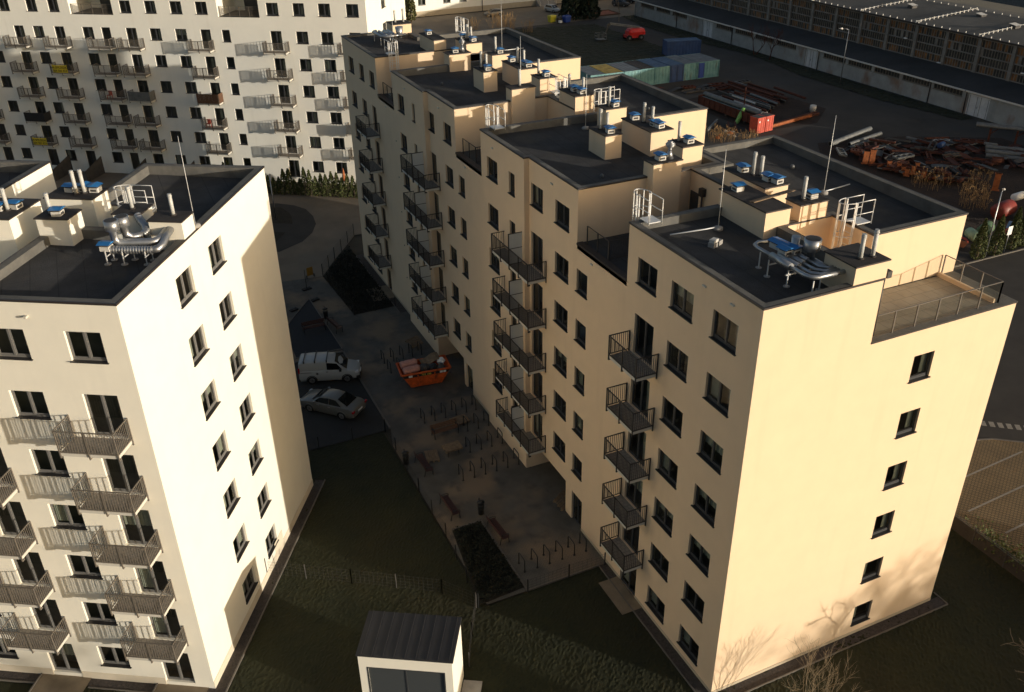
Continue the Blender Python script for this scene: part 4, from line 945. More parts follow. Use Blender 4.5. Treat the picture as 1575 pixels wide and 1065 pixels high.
def fence_run(name, label, pts, h=1.0, posts=True, mt=None, sag=0.):
    t = thing(name, label, 'fence', (*pts[0], 0)); mt = mt or BLACKM; o_ = Vector((*pts[0], 0))
    wm = MB()
    for a, b_ in zip(pts, pts[1:]):
        a, b_ = Vector((*a, 0)), Vector((*b_, 0)); L = (b_-a).length; n = max(1, round(L/2.2))
        for k in range(n+1):
            p = a+(b_-a)*k/n-o_; q = MB(); q.box(p.x-.025, p.y-.025, 0, p.x+.025, p.y+.025, h, mt); q.build('post', t)
        for k in range(5): z = .12+(h-.2)*k/4; wm.bar(a-o_+Vector((0, 0, z)), b_-o_+Vector((0, 0, z)), .006, .006, mt)
        c = int(L/.25)
        for k in range(c): p = a+(b_-a)*k/c-o_; wm.box(p.x-.003, p.y-.003, .1, p.x+.003, p.y+.003, h-.05, mt)
    wm.build('wire_mesh', t)
fence_run('wire_fence', 'dark wire fence between the lawn and the paved courtyard', [(-7.15, 27.2), (-7.25, 20.2), (-7.25, 15.6), (-7.7, 9.75)], 1.05)
fence_run('wire_fence', 'dark wire fence along the back edge of the lawn by the parked cars', [(-14, 27.2), (-7.15, 27.2)], 1.05)
fence_run('wire_fence', 'pale wire fence crossing the sunlit lawn strip towards the planting bed', [(-17.5, 17.2), (-13.2, 14.35), (-9.05, 11.55), (-7.8, 9.85)], 1.05, mt=STEELD)
fence_run('wire_fence', 'short pale wire fence running from the planting bed to the hut', [(-7.8, 9.8), (-8.75, 8.1), (-9.6, 6.4)], 1.0, mt=STEELD)
fence_run('wire_fence', 'low dark wire fence beside the nearest row of bike racks', [(-4.9, 9.62), (-2.4, 9.66), (-.2, 9.62)], .95)
fence_run('wire_fence', 'dark wire fence along the garden of the far end of the cream building', [(-4.25, 44.65), (-4.67, 53.3), (-2.7, 56.5), (.6, 61.4)], 1.3)
fence_run('wire_fence', 'row of dark fence posts closing the far garden towards the courtyard', [(-4.2, 44.6), (-.65, 44.6)], 1.0)

# ------------------------------------------------------------------ orange skip and what lies in it
def skip():
    a = R(-7); t = thing('skip', 'orange rubbish skip heaped with building waste on the courtyard paving', 'skip', (-2.55, 32.1, .05), a)
    B = [(-1.15, -.75), (1.15, -.75), (1.15, .75), (-1.15, .75)]; U = [(-1.82, -.92), (1.82, -.92), (1.82, .92), (-1.82, .92)]; h = 1.35; zb = .12
    m = MB()
    for i in range(4):
        j = (i+1) % 4; m.face([(*B[i], zb), (*B[j], zb), (*U[j], h), (*U[i], h)], ORANGE)
        m.face([(B[i][0]*.95, B[i][1]*.95, zb+.06), (U[i][0]*.97, U[i][1]*.97, h), (U[j][0]*.97, U[j][1]*.97, h), (B[j][0]*.95, B[j][1]*.95, zb+.06)], ORANGE)
    m.face([(*p, zb) for p in B], ORANGE); m.face([(p[0]*.95, p[1]*.95, zb+.06) for p in B], STEELD)
    for x in (-.62, .62): m.bar((x*.9, -.86, .3), (x, -.955, 1.2), .08, .05, ORANGE)
    for x in (-1.9, 1.9):
        for y in (-.6, .6): m.tube([(x*.9, y*1.5, .95), (x*.98, y*1.62, .95)], .05, STEELD, 8)
    for x in (-.9, .9): m.box(x-.08, -.7, 0, x+.08, .7, zb, STEELD)
    m.build('hull', t)
    r = MB()
    for i in range(4): j = (i+1) % 4; r.bar((*U[i], h), (*U[j], h), .1, .09, ORANGE)
    r.build('rim', t)
    bd = MB(); s = lambda z: .75+(z-zb)/(h-zb)*.17
    bd.face([(-1.62, -s(1.02)-.012, 1.02), (1.62, -s(1.02)-.012, 1.02), (1.74, -s(1.25)-.012, 1.25), (-1.74, -s(1.25)-.012, 1.25)], INK); bd.build('black_band', t)
    tl = math.pi/2-math.atan2(.17, h-zb)*-1
    for x, s_, mt in ((.0, '702 188', YINK),):
        text_obj('lettering', s_, .22, mt, t, (x, -s(1.13)-.02, 1.13), (tl, 0, 0), .003)
    pl = MB()
    for x0, x1 in ((1.0, 1.22), (1.26, 1.46), (-1.3, -1.02)): pl.face([(x0, -s(1.05)-.018, 1.05), (x1, -s(1.05)-.018, 1.05), (x1, -s(1.23)-.018, 1.23), (x0, -s(1.23)-.018, 1.23)], WHITEP)
    pl.build('white_plate', t)
    M_ = Matrix.Translation((-2.55, 32.1, .05)) @ Matrix.Rotation(a, 4, 'Z'); W_ = lambda x, y, z: M_ @ Vector((x, y, z))
    def roll(x, y, z, L, r, label, mt, rz=0.):
        q = thing('insulation_roll', label, 'insulation', W_(x, y, z), a+rz); m = MB()
        P_ = []; Rr = []
        for k in range(9): P_.append((-L/2+L*k/8, 0, .02*math.sin(k*2.1))); Rr.append(r*(1-.14*(abs(k-4)/4)**4)+.015*math.sin(k*3))
        m.tube(P_, Rr, mt, 14); m.build('roll', q)
    roll(-1.05, .25, 1.55, 1.2, .3, 'pink insulation roll lying at the back of the orange skip', PINK, .1); roll(-.98, -.4, 1.42, 1.2, .28, 'pink insulation roll lying at the front of the orange skip', PINK, .16)
    q = thing('cardboard_sheet', 'crumpled brown cardboard sheet on top of the orange skip', 'cardboard', W_(.55, .25, 1.45), a+.2); m = MB()
    for k in range(6): xa, xb = -.7+.24*k, -.7+.24*(k+1); z = lambda x: .14+.1*math.sin(x*4)+.12*x; m.face([(xa, -.32, z(xa)-.1), (xb, -.32, z(xb)-.1), (xb, .38, z(xb)+.16), (xa, .38, z(xa)+.16)], PALLET)
    m.build('sheet', q)
    def lump(x, y, z, r, label, mt, name='waste_bag'):
        q = thing(name, label, 'waste bag', W_(x, y, z)); bm = bmesh.new(); bmesh.ops.create_icosphere(bm, subdivisions=3, radius=r)
        for v in bm.verts: v.co *= 1+.28*noise.noise(v.co*5+Vector((x*9, y*7, 0))); v.co.z *= .75
        me = bpy.data.meshes.new('bag'); bm.to_mesh(me); bm.free(); me.materials.append(mt); link('bag', me, q)
    lump(1.35, .1, 1.45, .3, 'white torn waste bag at the right end of the orange skip', WHITEP); lump(.95, .5, 1.5, .26, 'grey waste bag behind the white one in the skip', STEELG)
    lump(0., -.25, 1.3, .38, 'dark waste bag in the middle of the orange skip', STEELD); lump(.6, -.4, 1.3, .36, 'black waste bag against the front rim of the skip', BLACKM); lump(1.2, -.5, 1.3, .3, 'dark grey waste bag at the front right corner of the skip', STEELD)
skip()

# ------------------------------------------------------------------ cars
def loft(m, secs, mt, smooth=True, close=True):
    """secs: list of rings with equal point counts"""
    b = len(m.v); n = len(secs[0]); i = m.m(mt)
    for s in secs: m.v += [tuple(p) for p in s]
    for k in range(len(secs)-1):
        for t in range(n-1 if not close else n):
            t2 = (t+1) % n; m.f.append((b+k*n+t, b+k*n+t2, b+(k+1)*n+t2, b+(k+1)*n+t)); m.mi.append(i); m.sm.append(smooth)
    for s, rev in ((0, True), (len(secs)-1, False)):
        f = [b+s*n+t for t in range(n)]; m.f.append(tuple(f[::-1] if rev else f)); m.mi.append(i); m.sm.append(False)
def car(label, x, y, head, prof, belt, roof, half, paint, wb, glassx, van=False, wheel_r=.32, z=.03, cat='car', name='parked_car'):
    """prof: (x, z bottom, z top) body stations from tail to nose; roof: (x, z, halfwidth) stations of the greenhouse"""
    t = thing(name, label, cat, (x, y, z), head)
    body = MB(); secs = []
    for px, zb, zt, hw in prof:
        h = half*hw; secs.append([(px, -h*.93, zb), (px, -h, zb+.14), (px, -h, zb+(zt-zb)*.62), (px, -h*.95, zt-.05), (px, -h*.84, zt), (px, h*.84, zt), (px, h*.95, zt-.05), (px, h, zb+(zt-zb)*.62), (px, h, zb+.14), (px, h*.93, zb)])
    loft(body, secs, paint)
    secs = []
    for px, zr, hw, zb in roof:
        h = half*hw; hb = half*.9
        secs.append([(px, -hb, zb), (px, -h-.02, zr-.1), (px, -h*.9, zr-.025), (px, -h*.4, zr), (px, h*.4, zr), (px, h*.9, zr-.025), (px, h+.02, zr-.1), (px, hb, zb)])
    loft(body, secs, paint); o = body.build('body', t)
    md = o.modifiers.new('bevel', 'BEVEL'); md.width = .02; md.segments = 2; md.limit_method = 'ANGLE'; md.angle_limit = R(35)
    # glazing slightly proud of the body
    for q in glassx['side']:
        for sx in (-1, 1): g = MB(); g.face([(a, sx*b_, c) for a, b_, c in q], CARGL); g.build('side_window', t)
    for nm, q in (('windscreen', glassx['front']), ('rear_window', glassx.get('rear'))):
        if q: g = MB(); g.face(q, CARGL); g.build(nm, t)
    for wx in (-wb/2, wb/2):
        for sy in (-1, 1):
            wz = MB(); yy = sy*(half-.1); wz.tube([(0, -.1, 0), (0, -.085, 0), (0, .085, 0), (0, .1, 0)], [wheel_r-.04, wheel_r, wheel_r, wheel_r-.04], RUBBER, 20)
            wo_ = wz.build('wheel', t, (wx, yy, wheel_r))
            rm = MB(); rm.tube([(0, sy*.1, 0), (0, sy*.112, 0)], [wheel_r*.66, wheel_r*.6], RIM, 16)
            for k in range(5):
                an = 2*math.pi*k/5+.3; rm.bar((0, sy*.114, 0), (wheel_r*.6*math.cos(an), sy*.114, wheel_r*.6*math.sin(an)), .04, .01, STEELD)
            rm.build('rim', wo_)
            ar = MB(); ar.tube([(wx+(wheel_r+.07)*math.cos(a_), sy*(half+.004), wheel_r+(wheel_r+.07)*math.sin(a_)) for a_ in [math.pi*k/12 for k in range(13)]], .03, BLACKM if van else paint, 6)
            ar.face([(wx+(wheel_r+.06)*math.cos(a_), sy*(half+.003), wheel_r-.06+(wheel_r+.06)*math.sin(a_)) for a_ in [math.pi*k/14 for k in range(15)]], INK); ar.build('wheel_arch', t)
    return t
def sedan():
    pr = [(-2.3, .42, .78, .8), (-2.22, .3, .93, .92), (-1.9, .22, 1.0, .98), (-1.2, .2, 1.0, 1.), (0, .19, .97, 1.), (1.1, .2, .95, 1.), (1.75, .22, .87, .97), (2.15, .26, .76, .9), (2.32, .36, .62, .76)]
    rf = [(-1.72, 1.0, .76, .96), (-1.35, 1.2, .72, .95), (-.85, 1.39, .68, .95), (-.3, 1.45, .68, .94), (.25, 1.42, .68, .94), (.75, 1.24, .72, .93), (1.2, .96, .78, .92)]
    half = .9
    gl = {'side': [[(-1.28, .8, 1.0), (-.3, .81, .99), (-.3, .66, 1.37), (-.8, .655, 1.34)], [(-.25, .81, .99), (.92, .8, .97), (.5, .67, 1.29), (-.25, .665, 1.37)]],
          'front': [(1.18, -.68, 1.0), (1.18, .68, 1.0), (.5, .56, 1.375), (.5, -.56, 1.375)], 'rear': [(-1.68, .63, 1.05), (-1.68, -.63, 1.05), (-.92, -.54, 1.405), (-.92, .54, 1.405)]}
    t = car('silver saloon car parked nearer the camera beside the white van', -9.65, 31.42, R(132), pr, .97, rf, half, CARSILV, 2.62, gl)
    for sy in (-1, 1):
        m = MB(); m.box(-2.31, sy*.78-.13, .72, -2.2, sy*.78+.13, .86, LAMPR); m.build('tail_light', t); m = MB(); m.box(2.12, sy*.68-.14, .62, 2.27, sy*.68+.12, .73, LAMPW); m.build('headlight', t)
        m = MB(); m.box(.72, sy*.95-.09, .98, .86, sy*.95+.09, 1.09, CARSILV); m.build('mirror', t)
        m = MB(); m.box(-.45, sy*.905-.01, .82, -.25, sy*.905+.012, .85, RIM); m.box(.45, sy*.905-.01, .81, .65, sy*.905+.012, .84, RIM); m.build('door_handle', t)
    m = MB(); m.box(-2.33, -.26, .6, -2.3, .26, .71, WHITEP); m.build('number_plate', t)
    m = MB(); m.face([(-1.0, -.03, 1.41), (-1.0, .03, 1.41), (-.85, 0, 1.5)], BLACKM); m.build('aerial', t)
sedan()
def van():
    pr = [(-2.18, .35, 1.0, .94), (-2.1, .25, 1.12, .99), (-1.0, .22, 1.12, 1.), (0, .22, 1.1, 1.), (.9, .22, 1.08, 1.), (1.5, .24, 1.02, .97), (1.95, .28, .92, .9), (2.18, .36, .74, .78)]
    rf = [(-2.16, 1.7, .82, 1.08), (-2.05, 1.8, .84, 1.08), (-1.2, 1.85, .84, 1.08), (-.2, 1.84, .83, 1.07), (.35, 1.78, .81, 1.06), (.8, 1.5, .82, 1.05), (1.32, 1.04, .84, 1.02)]
    half = .9
    gl = {'side': [[(-.12, .84, 1.14), (.98, .84, 1.1), (.62, .79, 1.6), (-.12, .79, 1.68)]],
          'front': [(1.3, -.72, 1.09), (1.3, .72, 1.09), (.48, .66, 1.73), (.48, -.66, 1.73)], 'rear': [(-2.17, -.55, 1.15), (-2.17, .55, 1.15), (-2.17, .55, 1.6), (-2.17, -.55, 1.6)]}
    t = car('white panel van with black roof bars parked behind the silver car', -8.6, 35.75, R(-20), pr, 1.1, rf, half, CARWHITE, 2.55, gl, van=True, name='parked_van', cat='van')
    for x in (-1.75, -.95, -.1):
        m = MB(); m.box(x-.03, -.78, 1.87, x+.03, .78, 1.92, BLACKM)
        for sy in (-.76, .76): m.box(x-.04, sy-.03, 1.72, x+.04, sy+.03, 1.9, BLACKM)
        m.build('roof_bar', t)
    m = MB(); m.box(1.95, -.82, .28, 2.24, .82, .5, BLACKM); m.build('bumper', t); m = MB(); m.box(-2.22, -.86, .3, -2.1, .86, .46, BLACKM); m.build('bumper', t)
    for sy in (-1, 1):
        m = MB(); m.box(1.88, sy*.7-.14, .72, 2.1, sy*.7+.12, .88, LAMPW); m.build('headlight', t); m = MB(); m.box(-2.2, sy*.8-.07, .95, -2.1, sy*.8+.07, 1.35, LAMPR); m.build('tail_light', t)
        m = MB(); m.box(.78, sy*.97-.1, 1.05, .94, sy*.97+.1, 1.27, BLACKM); m.build('mirror', t)
        m = MB(); m.box(-2.05, sy*.905-.006, .98, -1.25, sy*.905+.006, 1.01, STEELD); m.box(-.2, sy*.905-.01, .98, -.03, sy*.905+.012, 1.02, BLACKM); m.build('side_trim', t)
        m = MB(); c_ = [(-.85+.13*(1 if k % 2 else .5)*math.cos(math.pi*k/6), sy*.903, 1.0+.13*(1 if k % 2 else .5)*math.sin(math.pi*k/6)-.12) for k in range(12)]; m.face(c_, STEELD); m.build('emblem', t)
    m = MB(); m.box(2.19, -.26, .52, 2.25, .26, .62, WHITEP); m.build('number_plate', t)
van()
# ------------------------------------------------------------------ vegetation
def leaf_faces(m, pts, size, mt, flat=0.):
    for p in pts:
        n = Vector((rnd.gauss(0, 1), rnd.gauss(0, 1), rnd.gauss(0, 1)+flat)).normalized(); u = n.orthogonal().normalized(); v = n.cross(u)
        a = rnd.uniform(0, 6.28); u, v = u*math.cos(a)+v*math.sin(a), v*math.cos(a)-u*math.sin(a); s = size*rnd.uniform(.6, 1.3)
        p = Vector(p); m.face([p-u*s, p+v*s*.55, p+u*s, p-v*s*.55], mt)
def cone_tree(name, label, x, y, h, r, mt, n, size, cat='tree', group=None, z=0., bulge=.35, trunk=.25, lean=0.):
    t = thing(name, label, cat, (x, y, z), rnd.uniform(0, 6), group)
    m = MB(); m.tube([(0, 0, 0), (0, 0, h*.5), (lean, 0, h*.92)], [r*.12+.03, r*.08+.02, .01], BARK, 6); m.build('trunk', t)
    m = MB(); pts = []
    for _ in range(n):
        f = rnd.random()**.8; hz = trunk+(h-trunk)*f; prof = (1-f)**.75*min(1, (f+.06)/.18)**.5 if bulge < .5 else (1-f)
        a = rnd.uniform(0, 6.283); rr = r*prof*(.55+.45*rnd.random()**.4)*(1+.28*noise.noise(Vector((math.cos(a)*2+x, math.sin(a)*2+y, hz*1.1))))
        pts.append((rr*math.cos(a)+lean*f, rr*math.sin(a), hz+rnd.uniform(-.1, .1)*h*.1))
    leaf_faces(m, pts, size, mt); m.build('crown', t); return t
def bare_tree(name, label, x, y, h, spread, levels, mt, cat, stems=1, seed=1, r0=.07, group=None, z=0., twig=.006, up=.55):
    q = random.Random(seed); t = thing(name, label, cat, (x, y, z), 0, group); tr = MB(); br = MB()
    def grow(p, d, L, r, lv):
        n = 4; pts = [p]; dd = d.copy()
        for k in range(n):
            dd = (dd+Vector((q.gauss(0, .16), q.gauss(0, .16), q.gauss(.04, .1)))).normalized(); pts.append(pts[-1]+dd*L/n)
        m = tr if lv == levels else br
        m.tube(pts, [r*(1-.45*k/n) for k in range(n+1)], mt, 5 if lv < levels-1 else 7, caps=False)
        if lv == 0: return
        for k in range(q.choice((3, 4)) if lv > 1 else q.choice((3, 4, 5))):
            i = q.choice((2, 3, 4)) if k else 4; a = q.uniform(0, 6.28); s = q.uniform(.35, .8)
            u = dd.orthogonal().normalized(); v = dd.cross(u)
            nd = (dd+(u*math.cos(a)+v*math.sin(a))*s*spread+Vector((0, 0, up*.3))).normalized()
            grow(pts[i], nd, L*q.uniform(.5, .75), max(r*(.62 if k == 0 else .45), twig), lv-1)
    for s in range(stems):
        a = q.uniform(0, 6.28); d = Vector((math.cos(a)*.35*(stems > 1), math.sin(a)*.35*(stems > 1), 1)).normalized()
        grow(Vector((math.cos(a)*.15*(stems > 1), math.sin(a)*.15*(stems > 1), 0)), d, h*.42, r0*q.uniform(.7, 1), levels)
    tr.build('trunk', t); br.build('crown', t); return t
bare_tree('bare_shrub', 'bare many-stemmed shrub with pale twigs in front of the sunlit end wall', 2.9, -3.1, 4.3, 1.0, 3, TWIG, 'shrub', 7, 11, .026, twig=.0045)
bare_tree('bare_shrub', 'small bare shrub with pale twigs at the lower corner of the cream building', .2, -2.3, 2.5, 1.0, 3, TWIG, 'shrub', 3, 5, .016, twig=.004)
bare_tree('bare_tree', 'small bare tree with drooping limbs just beyond the right edge of the view', 12.9, -7.2, 5., 1.3, 3, BARK, 'tree', 1, 23, .08, twig=.012, up=-.2)
# hedge at the far block: individual thujas
HN = MB; hedge_group = 'thuja hedge along the far block'
def at_far(v, out): p = FM @ Vector((-out, FQ(v), 0)); return p
protos = []
for k in range(4):
    t = cone_tree('thuja', 'green thuja in the clipped hedge at the far block, nothing sets it apart', *at_far(9.3+.62*k, 3.9)[:2], 2.25+.14*k, .6, LEAFT, 620, .1, 'hedge plant', hedge_group, trunk=.05)
    protos.append(t)
for i in range(4, 27):
    p = at_far(9.3+.62*i, 3.9+rnd.uniform(-.1, .1)); c = clone(protos[i % 4], p, rnd.uniform(0, 6), protos[0]['label'], hedge_group); c.scale = (rnd.uniform(.9, 1.25), rnd.uniform(.9, 1.25), rnd.uniform(.72, 1.22))
cone_tree('thuja', 'tall green thuja at the left end of the hedge at the far block', *at_far(25.3, 3.4)[:2], 3.4, .75, LEAFT, 900, .11, 'tree', trunk=.05)
cone_tree('thuja', 'second tall thuja beside the roof edge of the white building', *at_far(26.3, 2.6)[:2], 2.9, .6, LEAFT, 700, .11, 'tree', trunk=.05)
# three thujas at the scrap-yard edge
for i, (x, y, h, r) in enumerate(((51.1, 29.9, 3.9, .82), (53.2, 29.8, 3.95, .8), (55.7, 30.1, 4.1, .85), (57.2, 30.3, 3.6, .75))):
    cone_tree('thuja', ['columnar thuja nearest the terrace of the cream building', 'columnar thuja between lamp post and white sign', 'columnar thuja right of the white sign', 'columnar thuja at the right edge of the photo'][i]+', at the scrap yard edge', x, y, h, r, LEAFT, 2600, .1, 'tree', 'thujas at the scrap yard', trunk=.03)
cone_tree('spruce', 'dark spruce behind the blue bin, left of the pair', 75.6, 155.4, 12.5, 2.9, LEAFS, 2600, .5, 'tree', 'spruces by the street', bulge=.6)
cone_tree('spruce', 'dark spruce right of the pair, beside the red sandpit', 78.6, 154.2, 11.5, 2.8, LEAFS, 2600, .5, 'tree', 'spruces by the street', bulge=.6)
cone_tree('poplar', 'slender green-gold poplar in front of the low white building', 43.2, 165.5, 9.5, 1.25, LEAFP, 2200, .28, 'tree', None, trunk=.9)
def reeds(name, label, x, y, n, rad, h, mt=None, group=None):
    t = thing(name, label, 'dry grass', (x, y, .02), 0, group); m = MB()
    for _ in range(n):
        a = rnd.uniform(0, 6.28); r = rad*math.sqrt(rnd.random()); p = Vector((r*math.cos(a), r*math.sin(a), 0)); hh = h*rnd.uniform(.5, 1.1); lx, ly = rnd.gauss(0, .18)*hh, rnd.gauss(0, .18)*hh
        m.tube([p, p+Vector((lx*.4, ly*.4, hh*.6)), p+Vector((lx, ly, hh))], [.014, .011, .022], mt or REED, 4, caps=False)
        q = p+Vector((lx, ly, hh)); leaf_faces(m, [q+Vector((rnd.gauss(0, .06), rnd.gauss(0, .06), rnd.uniform(-.3, .05))) for _ in range(5)], .07, mt or REED)
    m.build('stems', t)
g_ = 'clumps of dry reeds and weeds'
for i, (x, y, n, rd, h, lb) in enumerate(((56.2, 148.5, 150, 2.6, 3.6, 'large clump of dry golden reeds behind the farthest roof'), (51.5, 151.5, 40, 1.2, 2.6, 'small clump of dry reeds left of the large one'), (60.6, 146, 30, 1., 2.4, 'small clump of dry reeds right of the large one'),
    (52.2, 70.8, 90, 1.9, 1.6, 'golden weeds in the rubble behind the middle roof'), (55.0, 69.0, 60, 1.4, 1.2, 'low brown weeds beside the red skips'), (62.5, 46.3, 60, 2.2, 1.6, 'tall golden grass at the edge of the scrap heap'), (64.6, 42.2, 50, 1.6, 1.5, 'golden grass in the middle of the scrap heap'),
    (61.4, 39.4, 60, 1.4, 2., 'dry brown weeds between scrap heap and roof corner'), (68.4, 44.8, 30, 1.3, 1.3, 'thin dry grass at the far side of the scrap heap'))):
    reeds('dry_reeds', lb, x, y, n, rd, h, None, g_)
# planting beds
def bed(label, poly, n, size, h, mt=None, name='ground_cover'):
    m = MB(); xs = [p[0] for p in poly]; ys = [p[1] for p in poly]; c = 0; pts = []
    def inside(x, y):
        k = False
        for (x0, y0), (x1, y1) in zip(poly, poly[1:]+poly[:1]):
            if (y0 > y) != (y1 > y) and x < (x1-x0)*(y-y0)/(y1-y0)+x0: k = not k
        return k
    while c < n:
        x, y = rnd.uniform(min(xs), max(xs)), rnd.uniform(min(ys), max(ys))
        if inside(x, y): c += 1; hz = h*(.6+.6*noise.noise(Vector((x*1.6, y*1.6, 0)))); pts.append((x, y, .05+max(.03, hz*rnd.random())))
    leaf_faces(m, pts, size, mt or LEAFB); o = m.build(name); o['kind'] = 'stuff'; o['label'] = label; o['category'] = 'ground cover'; return o
bed('low dark planting filling the kerbed bed in the courtyard', [(-6.7, 15.8), (-5.0, 15.8), (-4.98, 10.05), (-7.5, 9.95)], 4200, .07, .5)
bed('low dark planting in the fenced garden at the far end of the cream building', [(-4.2, 44.8), (-.75, 44.8), (-.75, 58.5), (-2.6, 56.3), (-4.6, 53.2)], 5200, .09, .45)
# hedge along the right-hand parking: shrubs on a low fence
for i, (y, sx) in enumerate(((2.2, .1), (1.2, .05), (.2, .0), (-.9, .05), (-2.1, 0.), (-3.4, 0))):
    t = thing('hedge_shrub', ['small leafy shrub on the parking fence nearest the building corner', 'second leafy shrub along the parking fence', 'third leafy shrub along the parking fence', 'fourth leafy shrub along the parking fence', 'fifth leafy shrub along the parking fence', 'leafy shrub at the lower right picture edge'][i], 'shrub', (19.55+sx, y, .1), 0, 'shrubs along the parking fence')
    m = MB(); n_ = 240 if i else 110; leaf_faces(m, [(rnd.gauss(0, .25), rnd.gauss(0, .42), .35+abs(rnd.gauss(.42, .3))) for _ in range(n_)], .085, LEAFH); m.build('foliage', t)
    m = MB()
    for k in range(6): a = rnd.uniform(0, 6.28); m.tube([(0, .1*k-.25, 0), (.25*math.cos(a), .1*k-.25+.25*math.sin(a), .95)], .012, BARK, 4)
    m.build('stem', t)
t = thing('panel_fence', 'low dark panel fence below the shrubs along the parking', 'fence', (19.25, 4.2, 0)); 
for k in range(7):
    m = MB(); m.box(-.04, -2.05*k-.04, 0, .04, -2.05*k+.04, 1.15, STEELD); m.build('post', t)
    if k < 6: m = MB(); m.box(-.02, -2.05*k-2.01, .05, .02, -2.05*k-.04, .95, mat('fence_panel', (.05, .042, .035), .9, var=.2, vs=2)); m.build('panel', t)
m = MB()
for z in (1.0, 1.12): m.bar((0, 0, z), (0, -12.4, z), .02, .02, STEELG)
m.build('top_wire', t)
# ------------------------------------------------------------------ factory hall and its annex
HALLW = mat('hall_concrete', (.2, .19, .17), .9, var=.2, vs=1.2)
ANNEXW = mat('annex_render', (.30, .31, .30), .92, var=.15, vs=.7)
mul_layer(ANNEXW, noise_mask(.35, .56, .7, (1, 1, .6), 2.), (.2, .1, .05), .75)
HGLASS = mat('dirty_wired_glass', (.04, .038, .034), .3, var=.4, vs=.6)
HAMBER = mat('rust_stained_glazing', (.30, .13, .035), .7, var=.6, vs=1.1, col2=(.05, .04, .03))
MUNT = mat('rusty_glazing_bars', (.2, .175, .14), .8, var=.3, vs=2)
GATE = mat('grey_gate_paint', (.55, .57, .58), .7, var=.15, vs=1)
HROOF = mat('hall_felt', (.09, .085, .075), .95, var=.3, vs=.15, bump=.6, bs=10, bd=.05)
mul_layer(HROOF, noise_mask(.05, .5, .56, (1, .4, 1), 1.), (.2, .17, .11), .6)
AROOF = mat('annex_felt', (.035, .035, .035), .95, var=.3, vs=.2, bump=.5, bs=10, bd=.05)
def factory():
    t = thing('factory_hall', 'long old factory hall with rusty glazing bands and a low grey annex in front', 'factory', (88.8, 40, 0))
    X0, X1, Y0, Y1 = 94.6, 118, 34, 150
    def S_(y): return y-40
    w_ = MB(); w_.box(X0-88.8+.35, S_(Y0), 0, X1-88.8, S_(Y1), 9.0, HALLW)
    pys = [Y1-5.72*k for k in range(21)]
    for y in pys: w_.box(X0-88.8-.12, S_(y)-.28, 3.9, X0-88.8+.36, S_(y)+.28, 8.75, HALLW)
    w_.box(X0-88.8-.1, S_(Y0), 8.72, X0-88.8+.4, S_(Y1), 9.05, HALLW)
    w_.build('wall', t)
    rnd2 = random.Random(3)
    for a, c in zip(pys[1:], pys):
        g = MB(); x = X0-88.8; y0, y1 = S_(a)+.28, S_(c)-.28; n = 11
        rows = [(4.15, 5.2), (5.25, 6.35), (6.4, 7.5), (7.55, 8.68)]
        for r_, (z0, z1) in enumerate(rows):
            for k in range(n):
                p, q = y0+(y1-y0)*k/n, y0+(y1-y0)*(k+1)/n
                am = (r_ in (0, 3) and rnd2.random() < (.62 if k > n*.3 else .35)) or (r_ == 2 and rnd2.random() < .12)
                g.face([(x+.18+rnd2.uniform(-.015, .015), p+.03, z0), (x+.18, q-.03, z0), (x+.18, q-.03, z1), (x+.18+rnd2.uniform(-.015, .015), p+.03, z1)], HAMBER if am else (HGLASS if r_ != 2 or rnd2.random() < .85 else CORE))
        for k in range(n+1): p = y0+(y1-y0)*k/n; g.box(x+.13, p-.04, 4.1, x+.2, p+.04, 8.72, MUNT)
        for z in (4.05, 5.17, 6.32, 7.47, 8.6): g.box(x+.0, y0, z, x+.21, y1, z+.15, HALLW)
        g.build('glazing_bay', t)
    rf = MB(); ridge = (X0+X1)/2-88.8; xe = X0-88.8-.5; xr = X1-88.8+.4
    for a, c in ((Y0, Y1),):
        rf.face([(xe, S_(a), 9.06), (ridge, S_(a), 9.9), (ridge, S_(c), 9.9), (xe, S_(c), 9.06)], HROOF); rf.face([(ridge, S_(a), 9.9), (xr, S_(a), 9.06), (xr, S_(c), 9.06), (ridge, S_(c), 9.9)], HROOF)
        rf.box(xe-.05, S_(a), 8.86, xe+.12, S_(c), 9.1, COPE); rf.face([(xe, S_(a), 9.0), (X0-88.8, S_(a), 9.0), (X0-88.8, S_(c), 9.0), (xe, S_(c), 9.0)], HALLW)
    ro = rf.build('roof', t)
    pl = MB()
    for y in [Y1-11.44*k for k in range(11)]:
        for k in range(15): f = k/14; x = xe+(ridge-xe)*f; pl.box(x-.07, S_(y)-.07, 9.06+.84*f, x+.07, S_(y)+.07, 9.42+.84*f, PALEBOX)
        pl.bar((xe, S_(y), 9.3), (ridge, S_(y), 10.14), .06, .05, PALEBOX)
    for k in range(80): y = Y0+1+1.44*k; pl.box(xe+.15, S_(y)-.06, 9.06, xe+.27, S_(y)+.06, 9.3, PALEBOX); pl.box(ridge-.06, S_(y)-.06, 9.88, ridge+.06, S_(y)+.06, 10.1, PALEBOX)
    pl.build('cable_support', ro)['kind'] = 'stuff'
    for y, x in ((89, 101), (78, 103.5), (70, 101), (60, 104), (112, 102)):
        m = MB(); m.box(-.5, -.5, 0, .5, .5, .55, STEELD); m.face([(-.6, -.6, .62), (.6, -.6, .62), (.6, .6, .8), (-.6, .6, .8)], PALEBOX); m.build('roof_hatch', ro, (x-88.8, S_(y), 9.35))
    # annex
    an = MB(); ops = []; gates = [(56.6, 60.3), (61.6, 65.2), (95.3, 98.2), (124, 127.4)]; wn = []
    for a in [144.5, 138.6, 132.7, 118, 112.2, 106.4, 100.6, 88.9, 83.3, 77.7, 72, 66.2]: wn.append((a, a+5.0, 2.2, 2.95))
    wn += [(46, 55.4, 1.25, 2.95), (36, 44, 1.25, 2.95)]
